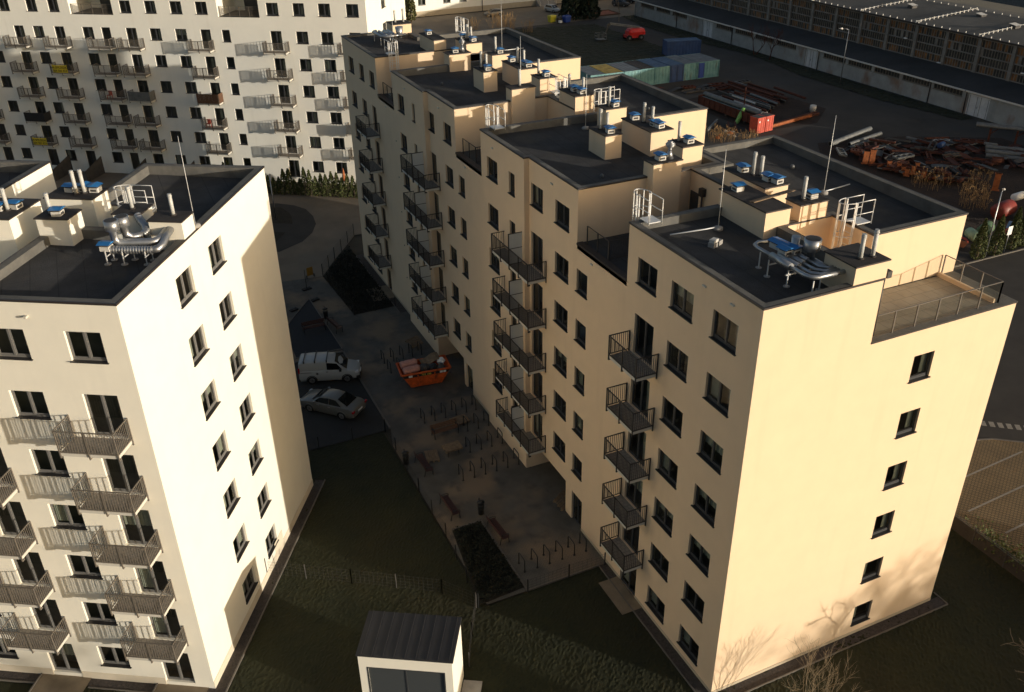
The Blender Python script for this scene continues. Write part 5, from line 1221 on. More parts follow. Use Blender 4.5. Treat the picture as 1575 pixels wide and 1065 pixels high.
    for a, c in gates[:2]+gates[2:]: ops.append((S_(a), S_(c), 0, 2.85, .25))
    ops = [o for i, o in enumerate(ops) if i != 0]
    for a, c, lo, hi in wn: ops.append((S_(a), S_(c), lo, hi, .15))
    wall(an, 'x', 0, S_(34), S_(152), 0, 3.2, ops, ANNEXW)
    an.face([(0, S_(152), 0), (0, S_(152), 3.2), (5.9, S_(152), 3.9), (5.9, S_(152), 0)], ANNEXW); an.face([(0, S_(34), 0), (5.9, S_(34), 0), (5.9, S_(34), 3.9), (0, S_(34), 3.2)], ANNEXW)
    an.box(.3, S_(34)+.1, 0, 5.7, S_(152)-.1, 2.9, CORE); an.build('annex_wall', t)
    ar = MB(); ar.face([(-.5, S_(33.8), 3.3), (5.92, S_(33.8), 4.1), (5.92, S_(152.2), 4.1), (-.5, S_(152.2), 3.3)], AROOF)
    ar.box(-.52, S_(33.8), 3.1, -.42, S_(152.2), 3.31, PALEBOX); ar.face([(-.5, S_(33.8), 3.1), (0, S_(33.8), 3.15), (0, S_(152.2), 3.15), (-.5, S_(152.2), 3.1)], HALLW)
    ar.build('annex_roof', t)
    for a, c, lo, hi in wn:
        m = MB(); n = 9; m.face([(.12, S_(a), lo), (.12, S_(c), lo), (.12, S_(c), hi), (.12, S_(a), hi)], HGLASS)
        for k in range(n+1): y = S_(a)+(c-a)*k/n; m.box(.06, y-.035, lo, .13, y+.035, hi, MUNT)
        for z in ([lo, hi-.06] + ([(lo+hi)/2] if hi-lo > 1 else [])): m.box(.05, S_(a), z, .13, S_(c), z+.06, MUNT)
        m.box(-.12, S_(a)-.1, lo-.08, .05, S_(c)+.1, lo, HALLW); m.build('annex_window', t)
    for i, (a, c) in enumerate(gates[1:]):
        m = MB(); y0, y1 = S_(a), S_(c); mid = (y0+y1)/2
        m.box(.12, y0+.02, .03, .2, mid-.015, 2.82, GATE); m.box(.12, mid+.015, .03, .2, y1-.02, 2.82, GATE)
        for y in (y0+.3, mid-.3, mid+.3, y1-.3): m.box(.1, y-.03, .1, .12, y+.03, 2.7, STEELG)
        m.box(.08, mid+.08, 1.1, .12, mid+.12, 1.4, BLACKM); m.build('gate', t)
    for y in (71.7, 65.4, 94.9, 118, 136): m = MB(); m.tube([(-.55, S_(y), 3.2), (-.12, S_(y), 2.95), (-.12, S_(y), .05)], .07, COPE, 8); m.build('downpipe', t)
    for y, z in ((83, 6.5), (62, 5.5), (76, 4.2)): m = MB(); m.box(X0-88.8-.4, S_(y)-.25, z, X0-88.8-.1, S_(y)+.25, z+.12, WHITEP); m.bar((X0-88.8-.2, S_(y), z+.06), (X0-88.8+.3, S_(y), z+.2), .05, .05, STEELD); m.build('flood_lamp', t)
factory()
t = thing('warehouse', 'grey windowless warehouse rising behind the factory hall', 'warehouse', (150, 60, 0)); m = MB()
wall(m, 'x', 0, -50, 60, 0, 14, [(-10, -8.6, 7.5, 9), (-3, -1.6, 7.5, 9), (4, 5.4, 7.5, 9), (18, 19.4, 7.5, 9)], STEELG); m.box(.3, -50, 0, 40, 60, 14, HALLW, top=HROOF); m.build('wall', t)
for a in (-10, -3, 4, 18): q = MB(); q.face([(.1, a, 7.5), (.1, a+1.4, 7.5), (.1, a+1.4, 9), (.1, a, 9)], HGLASS); q.build('window', t)
q = MB(); q.tube([(-.12, 14, 0), (-.12, 14, 14)], .12, STEELD, 8); q.build('downpipe', t)
# low white building along the back street
def low_building():
    t = thing('low_building', 'low off-white building with small windows along the back street', 'building', (40, 173.2, 0), R(0.5)); m = MB(); ops = []
    xs = [4.2, 7.6, 13.4, 17.2, 24.6, 28.4, 33.3, 41.2, 47, 53, 59, 65, 71]
    for x in xs: ops += [(x, x+1.7, 2.3, 4.1), (x, x+1.7, 6., 7.7)]
    ops += [(36.2, 37.5, 1.4, 4.3), (38.3, 39.6, 1.4, 4.3)]
    wall(m, 'y', 0, 0, 90, 0, 9, ops, FWHITE, depth=.25); m.face([(0, 0, 0), (0, 0, 9), (0, 14, 9), (0, 14, 0)], FWHITE); m.box(.4, .6, 0, 90, 14, 8.9, CORE); m.box(-.2, -.2, 9, 90, 14, 9.3, COPE, top=DECK); m.build('wall', t)
    p = MB(); p.box(-.05, -.06, 0, 90, -.003, 1.1, PLINTH); p.build('plinth', t)
    for a, c, lo, hi in ops:
        put_window(t, 'y', 0, a, c, lo, hi, fm=FRAMEG, door=False, curt=.3)
    for x in (22.6, 45): q = MB(); q.tube([(x, -.1, 0), (x, -.1, 9)], .07, STEELD, 8); q.build('downpipe', t)
    s = MB()
    for k in range(6): s.box(35.8, -.3-.32*(k+1), 0, 40, -.3-.32*k, 1.35-.22*k, CONC)
    s.build('entrance_steps', t)
    for x in (35.9, 37.9, 39.9): q = MB(); q.tube([(x, -.3, 2.3), (x, -2.3, 1.0), (x, -2.3, 0)], .04, GALVW, 6); q.build('handrail', t)
low_building()
# ------------------------------------------------------------------ containers in the yard
def container(x, y, rz, L, Wd, H, side, roof, label, doors=None):
    t = thing('storage_container', label, 'container', (x, y, .03), rz, 'storage containers in the yard'); m = MB()
    n = int(L/.14)
    for sy in (0, 1):
        for k in range(n):
            xa, xb = L*k/n, L*(k+1)/n; d = [0, .035, .035, 0][k % 4]; e = [.035, .035, 0, 0][k % 4]; f = (lambda q: -q) if not sy else (lambda q: Wd+q)
            m.face([(xa, f(d-.035), .12), (xb, f(e-.035), .12), (xb, f(e-.035), H-.1), (xa, f(d-.035), H-.1)], side)
    for xe in (0, L): m.face([(xe, 0, .1), (xe, Wd, .1), (xe, Wd, H-.05), (xe, 0, H-.05)], side)
    for xa in (0, L):
        for ya in (0, Wd): m.box(xa-.06, ya-.06, 0, xa+.06, ya+.06, H, side)
    for ya in (0, Wd): m.box(0, ya-.05, H-.12, L, ya+.05, H, side); m.box(0, ya-.05, 0, L, ya+.05, .12, side)
    m.build('body', t); r = MB(); n2 = int(L/.3)
    for k in range(n2): xa, xb = L*k/n2, L*(k+1)/n2; z = H-.02+.03*(k % 2); r.face([(xa, .03, H-.02+.03*(k % 2)), (xb, .03, H-.02+.03*((k+1) % 2)), (xb, Wd-.03, H-.02+.03*((k+1) % 2)), (xa, Wd-.03, z)], roof)
    r.build('roof', t)
    if doors:
        q = MB()
        for a, c, mt in doors: q.box(a, -.09, .15, c, -.05, H-.15, mt); q.box(a+.1, -.12, .3, a+.13, -.09, H-.3, STEELD); q.box(c-.13, -.12, .3, c-.1, -.09, H-.3, STEELD)
        q.build('door', t)
    return t
CRZ = R(-1)
container(48.8, 99.4, R(-3), 2.45, 6, 2.6, TEAL, GREYR, 'leftmost teal container half hidden by the cream building, grey striped roof')
container(51.4, 99.3, R(-3), 3.0, 6, 2.6, TEAL, YELR, 'teal container with yellow lichen-stained roof')
container(54.6, 99.1, R(-2), 2.9, 6, 2.6, TEAL, GREYR, 'teal container with grey patched roof beside the yellow one')
container(57.7, 99.2, R(-1), 2.45, 6, 2.6, TEAL, CAPD, 'teal container with a dark torn roof in the row')
container(60.3, 99.2, R(-1), 2.45, 6, 2.6, TEAL, BLUER, 'teal container with faded blue roof in the row')
container(62.9, 99.1, CRZ, 2.45, 6, 2.6, BLUEC, BLUER, 'dark blue container with peeling doors in the teal row', [(.12, 1.2, BLUEC), (1.25, 2.33, BLUEC)])
container(65.5, 99.1, CRZ, 2.3, 6, 2.6, TEAL, GREYR, 'teal container right of the dark blue one')
container(68.0, 99.0, CRZ, 4.0, 5.6, 2.6, TEAL, GREYR, 'rightmost teal container with a bright blue door', [(.15, 1.2, BLUEP)])
container(72.5, 114.6, R(-15), 6.05, 2.45, 2.6, BLUEC, BLUER, 'blue container standing alone behind the teal row')
# ------------------------------------------------------------------ boom lift, bins, far car, sandpit
def boom_lift():
    t = thing('boom_lift', 'red articulated boom lift parked on the far lawn edge', 'boom lift', (75.2, 130.3, .06), R(-8))
    m = MB(); m.box(-1.6, -.95, .45, 1.6, .95, .95, LIFTR); m.build('chassis', t)
    m = MB(); loft(m, [[(x, -1.05*s, .95), (x, -1.1*s, 1.5), (x, -.8*s, zt), (x, .8*s, zt), (x, 1.1*s, 1.5), (x, 1.05*s, .95)] for x, s, zt in ((-1.3, .8, 1.6), (-.9, 1, 2.), (.8, 1, 2.1), (1.9, .95, 2.0), (2.1, .8, 1.6))], LIFTR, False); m.build('turret', t)
    for x in (-1.2, 1.2):
        for y in (-1.05, 1.05):
            w_ = MB(); w_.tube([(0, -.2, 0), (0, .2, 0)], .52, RUBBER, 18); wo_ = w_.build('wheel', t, (x, y, .52)); r = MB(); r.tube([(0, -.22, 0), (0, .22, 0)], .2, STEELG, 14); r.build('rim', wo_)
    m = MB(); m.bar((1.2, 0, 2.15), (-4.4, 1.0, 3.0), .35, .4, STEELG); m.bar((-4.4, 1.0, 3.0), (-4.9, 1.1, 2.6), .4, .5, STEELD); m.build('boom', t)
    m = MB(); m.bar((-4.6, 1.05, 2.8), (-5.5, 1.2, .5), .22, .22, STEELD); m.build('jib', t)
    m = MB(); m.box(-7.0, .3, .25, -5.3, 1.9, .32, STEELG)
    for x in (-7, -6.15, -5.3):
        for y in (.3, 1.9): m.box(x-.025, y-.025, .3, x+.025, y+.025, 1.4, STEELG)
    for z in (.85, 1.38):
        for y in (.3, 1.9): m.bar((-7, y, z), (-5.3, y, z), .05, .05, STEELG)
        for x in (-7, -5.3): m.bar((x, .3, z), (x, 1.9, z), .05, .05, STEELG)
    m.build('basket', t)
boom_lift()
def big_bin(x, y, mt, label, r=.75, h=1.5):
    t = thing('recycling_bin', label, 'recycling bin', (x, y, .05), .2); m = MB(); loft(m, [[(-s, -s*.8, z), (s, -s*.8, z), (s, s*.8, z), (-s, s*.8, z)] for s, z in ((r*.8, .12), (r*.95, h*.8))], mt, False); m.build('container', t); m = MB(); loft(m, [[(-s, -s*.82, z), (s, -s*.82, z), (s, s*.82, z), (-s, s*.82, z)] for s, z in ((r, h*.8), (r*.9, h*.95), (r*.4, h))], mt, False); m.build('lid', t)
big_bin(69.6, 153.2, YELLOW, 'yellow recycling bin on the street edge of the far lawn'); big_bin(72.2, 151.6, BLUEP, 'blue recycling bin in front of the dark spruces'); big_bin(70.8, 152.2, STEELD, 'small dark bin between the yellow and the blue one', .5, 1.1); big_bin(70.6, 151.3, WHITEP, 'low white sack-like bin between the yellow and blue bins', .35, .6)
def simple_hatch(label, x, y, head, paint, z=.05):
    pr = [(-2.0, .4, .95, .85), (-1.85, .25, 1.0, .97), (-.9, .2, 1., 1.), (.4, .2, .97, 1.), (1.3, .22, .9, .97), (1.8, .28, .76, .88), (2.0, .4, .62, .74)]
    rf = [(-1.95, 1.1, .8, .95), (-1.6, 1.42, .72, .95), (-.6, 1.5, .7, .95), (.2, 1.45, .7, .94), (.6, 1.25, .74, .93), (1.05, .96, .8, .91)]
    gl = {'side': [[(-1.5, .82, 1.0), (.75, .81, .98), (.3, .69, 1.36), (-1.4, .69, 1.38)]], 'front': [(1.02, -.68, 1.0), (1.02, .68, 1.0), (.3, .57, 1.42), (.3, -.57, 1.42)], 'rear': [(-1.93, .6, 1.12), (-1.93, -.6, 1.12), (-1.62, -.56, 1.4), (-1.62, .56, 1.4)]}
    car(label, x, y, head, pr, .95, rf, .86, paint, 2.45, gl, z=z)
simple_hatch('white car parked on the back street left of the spruces', 75.4, 164.2, R(-75), CARWHITE); simple_hatch('pale car on the back street near the entrance steps', 62, 166, R(175), CARSILV); simple_hatch('dark car behind the spruces on the back street', 92, 163, R(-60), STEELD); simple_hatch('second dark car parked beside the sandpit on the back street', 96, 166, R(-70), BLACKM)
t = thing('sandpit', 'rectangular reddish sandpit beside the spruces', 'sandpit', (84, 157, .05)); m = MB(); m.box(-2.6, -2.4, 0, 2.6, 2.4, .1, mat('red_sand', (.32, .1, .05), .95, var=.2, vs=1)); m.build('sand', t); m = MB()
for a, c in (((-2.7, -2.5), (2.7, -2.5)), ((2.7, -2.5), (2.7, 2.5)), ((2.7, 2.5), (-2.7, 2.5)), ((-2.7, 2.5), (-2.7, -2.5))): m.bar((*a, .12), (*c, .12), .18, .24, WOOD)
m.build('border', t)
bare_tree('bare_tree', 'small bare dark tree between boom lift and factory', 82, 147, 7, .8, 3, BARK, 'tree', 1, 41, .12)
bare_tree('bare_tree', 'reddish bare tree in front of the factory annex', 86.6, 104.5, 6.5, 1., 3, RUST, 'tree', 2, 43, .1); bare_tree('bare_tree', 'second reddish bare tree in front of the factory annex', 86.8, 108.5, 6, 1., 3, RUST, 'tree', 2, 44, .1)
# ------------------------------------------------------------------ lamp posts and signs
def lamp(x, y, h, label, arm=(0, 0)):
    t = thing('street_lamp', label, 'street lamp', (x, y, .02), 0, 'street lamps'); m = MB(); m.tube([(0, 0, 0), (0, 0, h)], [.075, .045], GALV, 8); m.build('pole', t)
    m = MB(); ax, ay = arm; m.tube([(0, 0, h), (ax*.4, ay*.4, h+.12), (ax, ay, h+.15)], .03, GALV, 6); m.tube([(ax, ay, h+.1), (ax*1.1, ay*1.1, h+.18), (ax*1.6, ay*1.6, h+.2)], [.08, .16, .05], PALEBOX, 8); m.build('lamp_head', t)
lamp(52.0, 29.75, 6.3, 'grey street lamp between the thujas at the scrap yard edge', (.35, .15)); lamp(85.2, 85.6, 8.2, 'street lamp standing before the factory annex', (-.9, .35)); lamp(87.8, 150, 7.5, 'street lamp near the far end of the factory', (-.6, 0))
lamp(-5.5, 69.6, 4.6, 'thin dark lamp post on the planting island near the white building', (.1, .1))
t = thing('traffic_sign', 'small white traffic sign on a grey pole between the thujas', 'sign', (54.5, 29.75, .02)); m = MB(); m.cyl(0, 0, 0, 2.5, .035, GALV, 8); m.build('pole', t); m = MB(); m.box(-.28, -.05, 1.75, .28, -.035, 2.6, WHITEP); m.build('sign_plate', t)
t = thing('traffic_sign', 'yellow temporary sign board standing on the street by the garden fence', 'sign', (-5.75, 53.6, .05), .25); m = MB(); m.box(-.3, -.02, .2, .3, .02, 1., OBOARD); m.build('sign_plate', t); m = MB(); m.box(-.4, -.1, 0, -.34, .1, .3, STEELD); m.box(.34, -.1, 0, .4, .1, .3, STEELD); m.build('foot', t)
t = thing('traffic_sign', 'thin barrier post on a black rubber foot on the street', 'sign', (-6.66, 51.3, .05), .25); m = MB(); m.box(-.4, -.2, 0, .4, .2, .1, RUBBER); m.build('foot', t); m = MB(); m.cyl(0, 0, .1, 1.9, .03, STEELD, 8); m.build('pole', t)
for x, y in ((-6.54, 48.82), (-8.64, 47.75)): t = thing('rubber_foot', 'black rubber sign foot lying %s the triangular play surface' % ('at the tip of' if x > -8 else 'left of'), 'sign foot', (x, y, .06), .4); m = MB(); m.box(-.35, -.18, 0, .35, .18, .1, RUBBER); m.box(-.06, -.06, .1, .06, .06, .13, STEELD); m.build('base', t)
# ------------------------------------------------------------------ steel and scrap in the yard
def ibeam(x, y, z, L, rz, mt, label, h=.36, wd=.26, group='rusty steel beams stacked in the yard', tilt=0.):
    m = MB(); m.box(-L/2, -wd/2, 0, L/2, wd/2, .04, mt); m.box(-L/2, -wd/2, h-.04, L/2, wd/2, h, mt); m.box(-L/2, -.03, .04, L/2, .03, h-.04, mt)
    o = m.build('steel_beam', None, (x, y, z), rz); o.rotation_euler = (0, tilt, rz); tag(o, label, 'steel beam', group)
def pipe(x, y, z, L, rz, r, mt, label, group='steel pipes stored in the yard', tilt=0.):
    m = MB(); n = 14; m.tube([(-L/2, 0, r), (L/2, 0, r)], r, mt, n, caps=False); m.tube([(-L/2, 0, r), (L/2, 0, r)], r*.86, STEELD, n, caps=False)
    for xe in (-L/2, L/2):
        for k in range(n):
            a, c = 2*math.pi*k/n, 2*math.pi*(k+1)/n; m.face([(xe, r*math.cos(a), r+r*math.sin(a)), (xe, r*math.cos(c), r+r*math.sin(c)), (xe, .86*r*math.cos(c), r+.86*r*math.sin(c)), (xe, .86*r*math.cos(a), r+.86*r*math.sin(a))], mt)
    o = m.build('steel_pipe', None, (x, y, z), rz); o.rotation_euler = (0, tilt, rz); tag(o, label, 'steel pipe', group)
NX = R(92.5)
t = thing('trough', 'long rusty brown steel trough loaded with pipes, behind the middle roof', 'trough', (59.9, 79.6, .05), R(92)); m = MB()
m.box(-6.2, -.75, .25, 6.2, .75, .35, RUST); m.box(-6.2, .69, .35, 6.2, .75, 1.5, RUST); m.box(-6.2, -.75, .35, 6.2, -.69, 1.5, RUST); m.box(6.14, -.69, .35, 6.2, .69, 1.5, RUST)
for k in range(11): m.box(-6+1.2*k, .75, .25, -5.9+1.2*k, .84, 1.5, RUST)
m.build('trough_body', t)
for x in (-4, 0, 4): m = MB(); m.box(x-.15, -.7, 0, x+.15, .7, .25, STEELD); m.build('bearer', t)
pipe(60.5, 79.8, 1.15, 12.6, R(92), .36, STEELG, 'pale thick pipe lying in the long rusty trough'); pipe(59.75, 81.4, .75, 8.6, R(92), .3, TEAL, 'teal pipe beside the pale one in the rusty trough'); pipe(61.5, 77.6, .05, 9.5, R(92), .28, PALEBOX, 'cream pipe on the ground right of the rusty trough')
GR = 'red waste skips beside the trough'
for i, (x, y) in enumerate(((58.05, 71.2), (59.55, 71.4))):
    t = thing('waste_skip', 'upright orange-red steel bin, %s of the pair below the trough' % ('left' if i == 0 else 'right'), 'bin', (x, y, .05), R(8), GR); m = MB(); m.box(-.68, -.7, .1, .68, .7, 2.1, REDP); m.box(-.72, -.74, 2.02, .72, .74, 2.12, REDP)
    for sx in (-.45, 0, .45): m.box(sx-.04, -.74, .15, sx+.04, -.7, 2., REDP)
    m.build('hull', t); m = MB(); m.box(-.6, -.62, 2.1, .6, .62, 2.14, STEELD); m.build('opening', t); m = MB(); m.box(-.5, -.76, 1.5, -.3, -.74, 1.7, WHITEP); m.build('plate', t)
t = thing('wrapped_roll', 'lime green wrapped roll leaning against the rusty trough', 'roll', (58.9, 76.2, .1), R(35)); t.rotation_euler = (R(8), R(-50), R(20)); m = MB(); m.tube([(-1.9, 0, .3), (-1.6, 0, .3), (1.2, 0, .3), (1.9, 0, .3)], [.18, .26, .3, .22], GREENP, 12); m.build('roll', t)
q = random.Random(11); n_ = 0
WORDS = ['rusty', 'dark brown', 'reddish', 'weathered']
ROWN = ['in the front row', 'in the second row', 'in the third row', 'in the fourth row', 'in the fifth row', 'in the back row']
for i in range(30):
    r_ = i//5; x = 62.6+r_*1.55+q.uniform(-.25, .25); L = q.uniform(6, 11.5); y = 81.5-.9*r_*.2+q.uniform(-1.2, 1.2)+r_*1.3
    mt = q.choice((RUST, RUST, RUST, STEELD, STEELG, STEELD)); lay = i % 5
    lb = '%s %s steel beam %s of the stacks right of the trough' % (('lowest', 'second-lowest', 'middle', 'second-highest', 'topmost')[lay], {RUST: 'rusty', STEELD: 'dark', STEELG: 'grey'}[mt], ROWN[r_])
    ibeam(x+.32*(lay % 2)+.1*lay, y, .06+(lay//2)*.38, L, R(92)+q.uniform(-.03, .03), mt, lb)
for i in range(8):
    pipe(63.2+1.3*i+q.uniform(-.3, .3), 79+q.uniform(-1, 3)+i*.6, .85, q.uniform(5, 9), R(92)+q.uniform(-.05, .05), q.choice((.1, .14, .18)), q.choice((STEELG, RUST, PALEBOX, RUST)), '%s thin pipe counted from the trough, lying on top of the beam stacks' % ('first', 'second', 'third', 'fourth', 'fifth', 'sixth', 'seventh', 'eighth')[i])
for i, (x, y, L, a) in enumerate(((65.8, 72.9, 10.5, 12), (66.5, 73.4, 9., 12.5), (64.8, 72.4, 8.5, 11.5))):
    ibeam(x, y, .05+.1*i, L, R(a), RUSTO if i == 2 else RUST, ['long rusty beam lying crosswise in front of the beam stacks', 'second long crosswise beam, just behind the first', 'orange sunlit crosswise beam, nearest the camera'][i])
pipe(61.8, 74.5, .9, 2.0, R(70), .17, WHITEP, 'short white tube tilted over the beam ends', tilt=.5)
t = thing('steel_post', 'thin reddish upright post among the beam stacks', 'post', (62.7, 80.1, .05)); m = MB(); m.box(-.06, -.06, 0, .06, .06, 3.4, RUST); m.box(-.4, -.03, 2.7, .4, .03, 2.78, RUST); m.build('upright', t)
t = thing('drum', 'pale round drum at the far end of the crosswise beams', 'drum', (71.2, 75.6, .05)); m = MB(); m.tube([(0, 0, 0), (0, 0, .42), (0, 0, .46), (0, 0, .9)], [.42, .42, .45, .42], PALEBOX, 14); m.build('shell', t)
def scrap(x, y, z, sx, sy, sz, rz, mt, kind, label, group='scrap metal pieces in the heap', rx=0.):
    m = MB()
    if kind == 'frame':
        for a, c in (((-1, -1), (1, -1)), ((1, -1), (1, 1)), ((1, 1), (-1, 1)), ((-1, 1), (-1, -1)), ((-.3, -1), (-.3, 1)), ((.35, -1), (.35, 1))): m.bar((a[0]*sx, a[1]*sy, sz/2), (c[0]*sx, c[1]*sy, sz/2), sz, sz, mt)
    elif kind == 'channel': m.box(-sx, -sy, 0, sx, sy, .04, mt); m.box(-sx, -sy, .04, sx, -sy+.05, sz, mt); m.box(-sx, sy-.05, .04, sx, sy, sz, mt)
    elif kind == 'plate':
        b_ = MB(); n = 6
        for k in range(n): xa, xb = -sx+2*sx*k/n, -sx+2*sx*(k+1)/n; f = lambda v: sz*math.sin(v*1.7/sx+1); m.face([(xa, -sy, f(xa)), (xb, -sy, f(xb)), (xb, sy, f(xb)+.1*sz), (xa, sy, f(xa)+.1*sz)], mt)
    elif kind == 'stub': m.box(-sx, -sy, 0, sx, sy, sz, mt); m.box(-sx*1.5, -sy*1.5, 0, sx*1.5, sy*1.5, .06, mt); m.box(-sx*1.2, -sy*1.2, sz-.06, sx*1.2, sy*1.2, sz, mt)
    elif kind == 'ring': m.tube([(sx*math.cos(a), sx*math.sin(a), sz) for a in [2*math.pi*k/18 for k in range(19)]], sz, mt, 6, caps=False)
    elif kind == 'tank': m.tube([(-sx, 0, sy), (-sx*.92, 0, sy), (sx*.92, 0, sy), (sx, 0, sy)], [sy*.55, sy, sy, sy*.55], mt, 14)
    nm = {'frame': 'scrap_lattice', 'channel': 'scrap_channel', 'plate': 'scrap_sheet', 'stub': 'scrap_pillar', 'ring': 'scrap_hoop', 'tank': 'scrap_tank'}[kind]
    o = m.build(nm, None, (x, y, z), rz); o.rotation_euler = (rx, 0, rz); tag(o, label, 'scrap metal', group)
ZN = ['at the near edge', 'left of the middle', 'in the middle', 'right of the middle', 'at the far edge', 'at the right end', 'beside the dry grass', 'behind the orange brackets', 'below the pipe rack', 'next to the ring']
i = 0
for zi, (cx, cy, rad) in enumerate(((62.6, 57.5, 2.6), (66, 57.5, 3), (69.5, 56, 3), (73, 55, 3), (77, 53, 3), (80, 48.5, 2.6), (66, 47, 3), (64.5, 51.5, 3), (76, 46.5, 3), (71, 49.5, 3.4))):
    for kd in ('frame', 'channel', 'plate', 'channel', 'channel', 'plate', 'frame', 'channel', 'tank', 'channel', 'frame', 'ring', 'channel', 'plate', 'channel', 'frame', 'channel', 'frame', 'channel', 'channel', 'plate', 'frame'):
        a = q.uniform(0, 6.28); r = rad*math.sqrt(q.random()); mt = q.choice((RUST, RUST, RUST, STEELD, RUST, STEELD, RUST, STEELG)); nm = {RUST: 'rusty', STEELD: 'dark', STEELG: 'grey'}[mt]; i += 1
        s = (q.uniform(.5, 1.7), q.uniform(.12, .5), q.uniform(.06, .22)); 
        if kd == 'tank': s = (q.uniform(.4, .8), q.uniform(.18, .3), 0)
        if kd == 'ring': s = (q.uniform(.3, .6), 0, q.uniform(.05, .09))
        wd = {'frame': 'welded frame', 'channel': 'channel section', 'plate': 'bent sheet', 'ring': 'steel ring', 'tank': 'small tank'}[kd]
        scrap(cx+r*math.cos(a), cy+r*math.sin(a), q.uniform(.05, .75), *s, q.uniform(0, 3.14), mt, kd, 'another %s %s in the scrap heap %s' % (nm, wd, ZN[zi]), rx=q.uniform(-.25, .25))
for j, (x, y, s) in enumerate(((60.9, 54.6, 1.5), (61.5, 54.2, 1.7), (62.0, 52.0, .9), (62.7, 51.2, .8), (63.1, 49.4, .9), (61.9, 49.2, .8), (64.4, 50.1, .9), (63.0, 47.8, .8), (62.4, 50.2, .7), (66.8, 41.4, 1.9))):
    scrap(x, y, .3, .22 if s < 1.2 else .3, .16, s, R(-40)+q.uniform(-.2, .2), RUSTO, 'stub', ['tall orange bracket at the upper left of the scrap heap', 'second tall orange bracket beside the first', 'small orange bracket behind the roof edge', 'next small orange bracket along the roof edge', 'orange bracket in the middle of the sunlit row', 'low orange bracket close to the roof edge', 'orange bracket standing farther back in the heap', 'last orange bracket before the golden grass', 'smallest orange bracket in the row', 'tall orange plate standing alone at the right end of the heap'][j], 'orange rust brackets catching the sun')
for j in range(14):
    ibeam(61.2+q.uniform(0, 3.2)+.12*j, 53.5-.55*j+q.uniform(-.3, .3), .1+q.uniform(0, .35), q.uniform(2, 3.6), R(-15)+q.uniform(-.5, .5), q.choice((RUST, RUSTO, RUST)), 'short rusty beam number %s of the jumble behind the roof edge, counted from the tall brackets' % ('one', 'two', 'three', 'four', 'five', 'six', 'seven', 'eight', 'nine', 'ten', 'eleven', 'twelve', 'thirteen', 'fourteen')[j], .2, .16, 'jumbled short beams')
pipe(66.3, 62.9, .3, 9.5, R(17), .32, STEELG, 'long grey pipe at the far left of the scrap heap'); pipe(67.5, 61.6, .2, 7, R(14), .26, STEELG, 'second grey pipe in front of the long one'); pipe(66., 60.6, .1, 5.5, R(15), .22, STEELG, 'short pale pipe at the left of the scrap heap')
t = thing('pipe_rack', 'red-brown steel rack carrying long grey beams at the right of the scrap heap', 'rack', (82., 51.5, .05), R(-52))
for x in (-3, 0, 3): m = MB(); m.box(x-.12, -.12, 0, x+.12, .12, 2.2, RUST); m.box(x-.1, -.5, 2.0, x+.1, .5, 2.15, RUST); m.bar((x, 0, 1.3), (x+.8, 0, 2.05), .1, .1, RUST); m.build('post', t)
for j, (dy, z, r_) in enumerate(((-.3, 2.15, .2), (.25, 2.15, .22))): a = R(-52); pipe(82-dy*math.sin(a), 51.5+dy*math.cos(a), 2.2, 9.5, a, r_, STEELG, ['front grey pipe resting on the red-brown rack', 'rear grey pipe resting on the red-brown rack'][j])
for j in range(5): a = R(-50); pipe(80.4-.5*j*math.sin(a)*-1-.3*j, 50.2-.62*j, .05+.25*(j % 2), 6.5, a, .3, STEELG, '%s pale pipe lying under the rack' % ('first', 'second', 'third', 'fourth', 'fifth')[j])
scrap(76.3, 57.5, .1, .9, .7, .08, .3, PALEBOX, 'frame', 'pale wire cage at the far edge of the scrap heap'); scrap(72.6, 54.3, .6, .5, .35, 0, .3, BLUEC, 'tank', 'small blue-striped tank in the middle of the scrap heap')
scrap(53.6, 32.7, .3, .8, .5, 0, R(70), mat('pale_green_paint', (.3, .42, .26), .5, var=.15, vs=3), 'tank', 'pale green tank standing behind the nearest thuja'); scrap(55.8, 33.2, .2, 1., .6, 0, .4, mat('dark_green_paint', (.08, .14, .07), .6), 'tank', 'dark green tank beside the pale green one')
scrap(61.3, 35.8, .2, 1.2, .8, 0, .2, mat('red_tank', (.2, .03, .02), .5, var=.2, vs=2), 'tank', 'dark red tank behind the lamp post'); scrap(65., 37.2, .9, .8, .4, 0, .1, WHITEP, 'tank', 'small white tank catching sunlight behind the lamp'); scrap(63.6, 33.6, .2, 1.3, .7, 0, 1., BLACKM, 'tank', 'black tank at the right edge behind the thujas')
scrap(52.2, 33.3, .2, 1.0, .5, .1, .3, REDP, 'ring', 'red steel ring half hidden at the roof corner'); scrap(51.6, 32., .5, .6, .4, .15, .2, RUSTO, 'plate', 'orange bent sheet on the ground left of the nearest thuja'); scrap(60.2, 33.4, .3, .8, .6, .2, .5, BLUER, 'plate', 'blue-grey bent sheet between lamp and sign'); scrap(58.2, 32.2, .4, .7, .5, .2, .1, REDP, 'plate', 'red bent sheet above the white sign')
i = 0
for x, y in ((61, 94.5), (63.5, 94.8), (66, 94.2), (68.2, 94), (70.5, 93.4), (72.8, 93.5), (62.3, 92.6), (65, 92.4), (68, 92), (58.8, 96.)):
    i += 1; w_ = ('first', 'second', 'third', 'fourth', 'fifth', 'sixth', 'seventh', 'eighth', 'ninth', 'tenth')[i-1]
    scrap(x, y, .1, q.uniform(.9, 1.6), q.uniform(.4, .7), .25, q.uniform(-.3, .3), q.choice((RUST, STEELD, RUST)), q.choice(('frame', 'channel', 'plate')), '%s rusty scrap piece in the low heap in front of the teal containers' % w_, 'scrap in front of the containers')
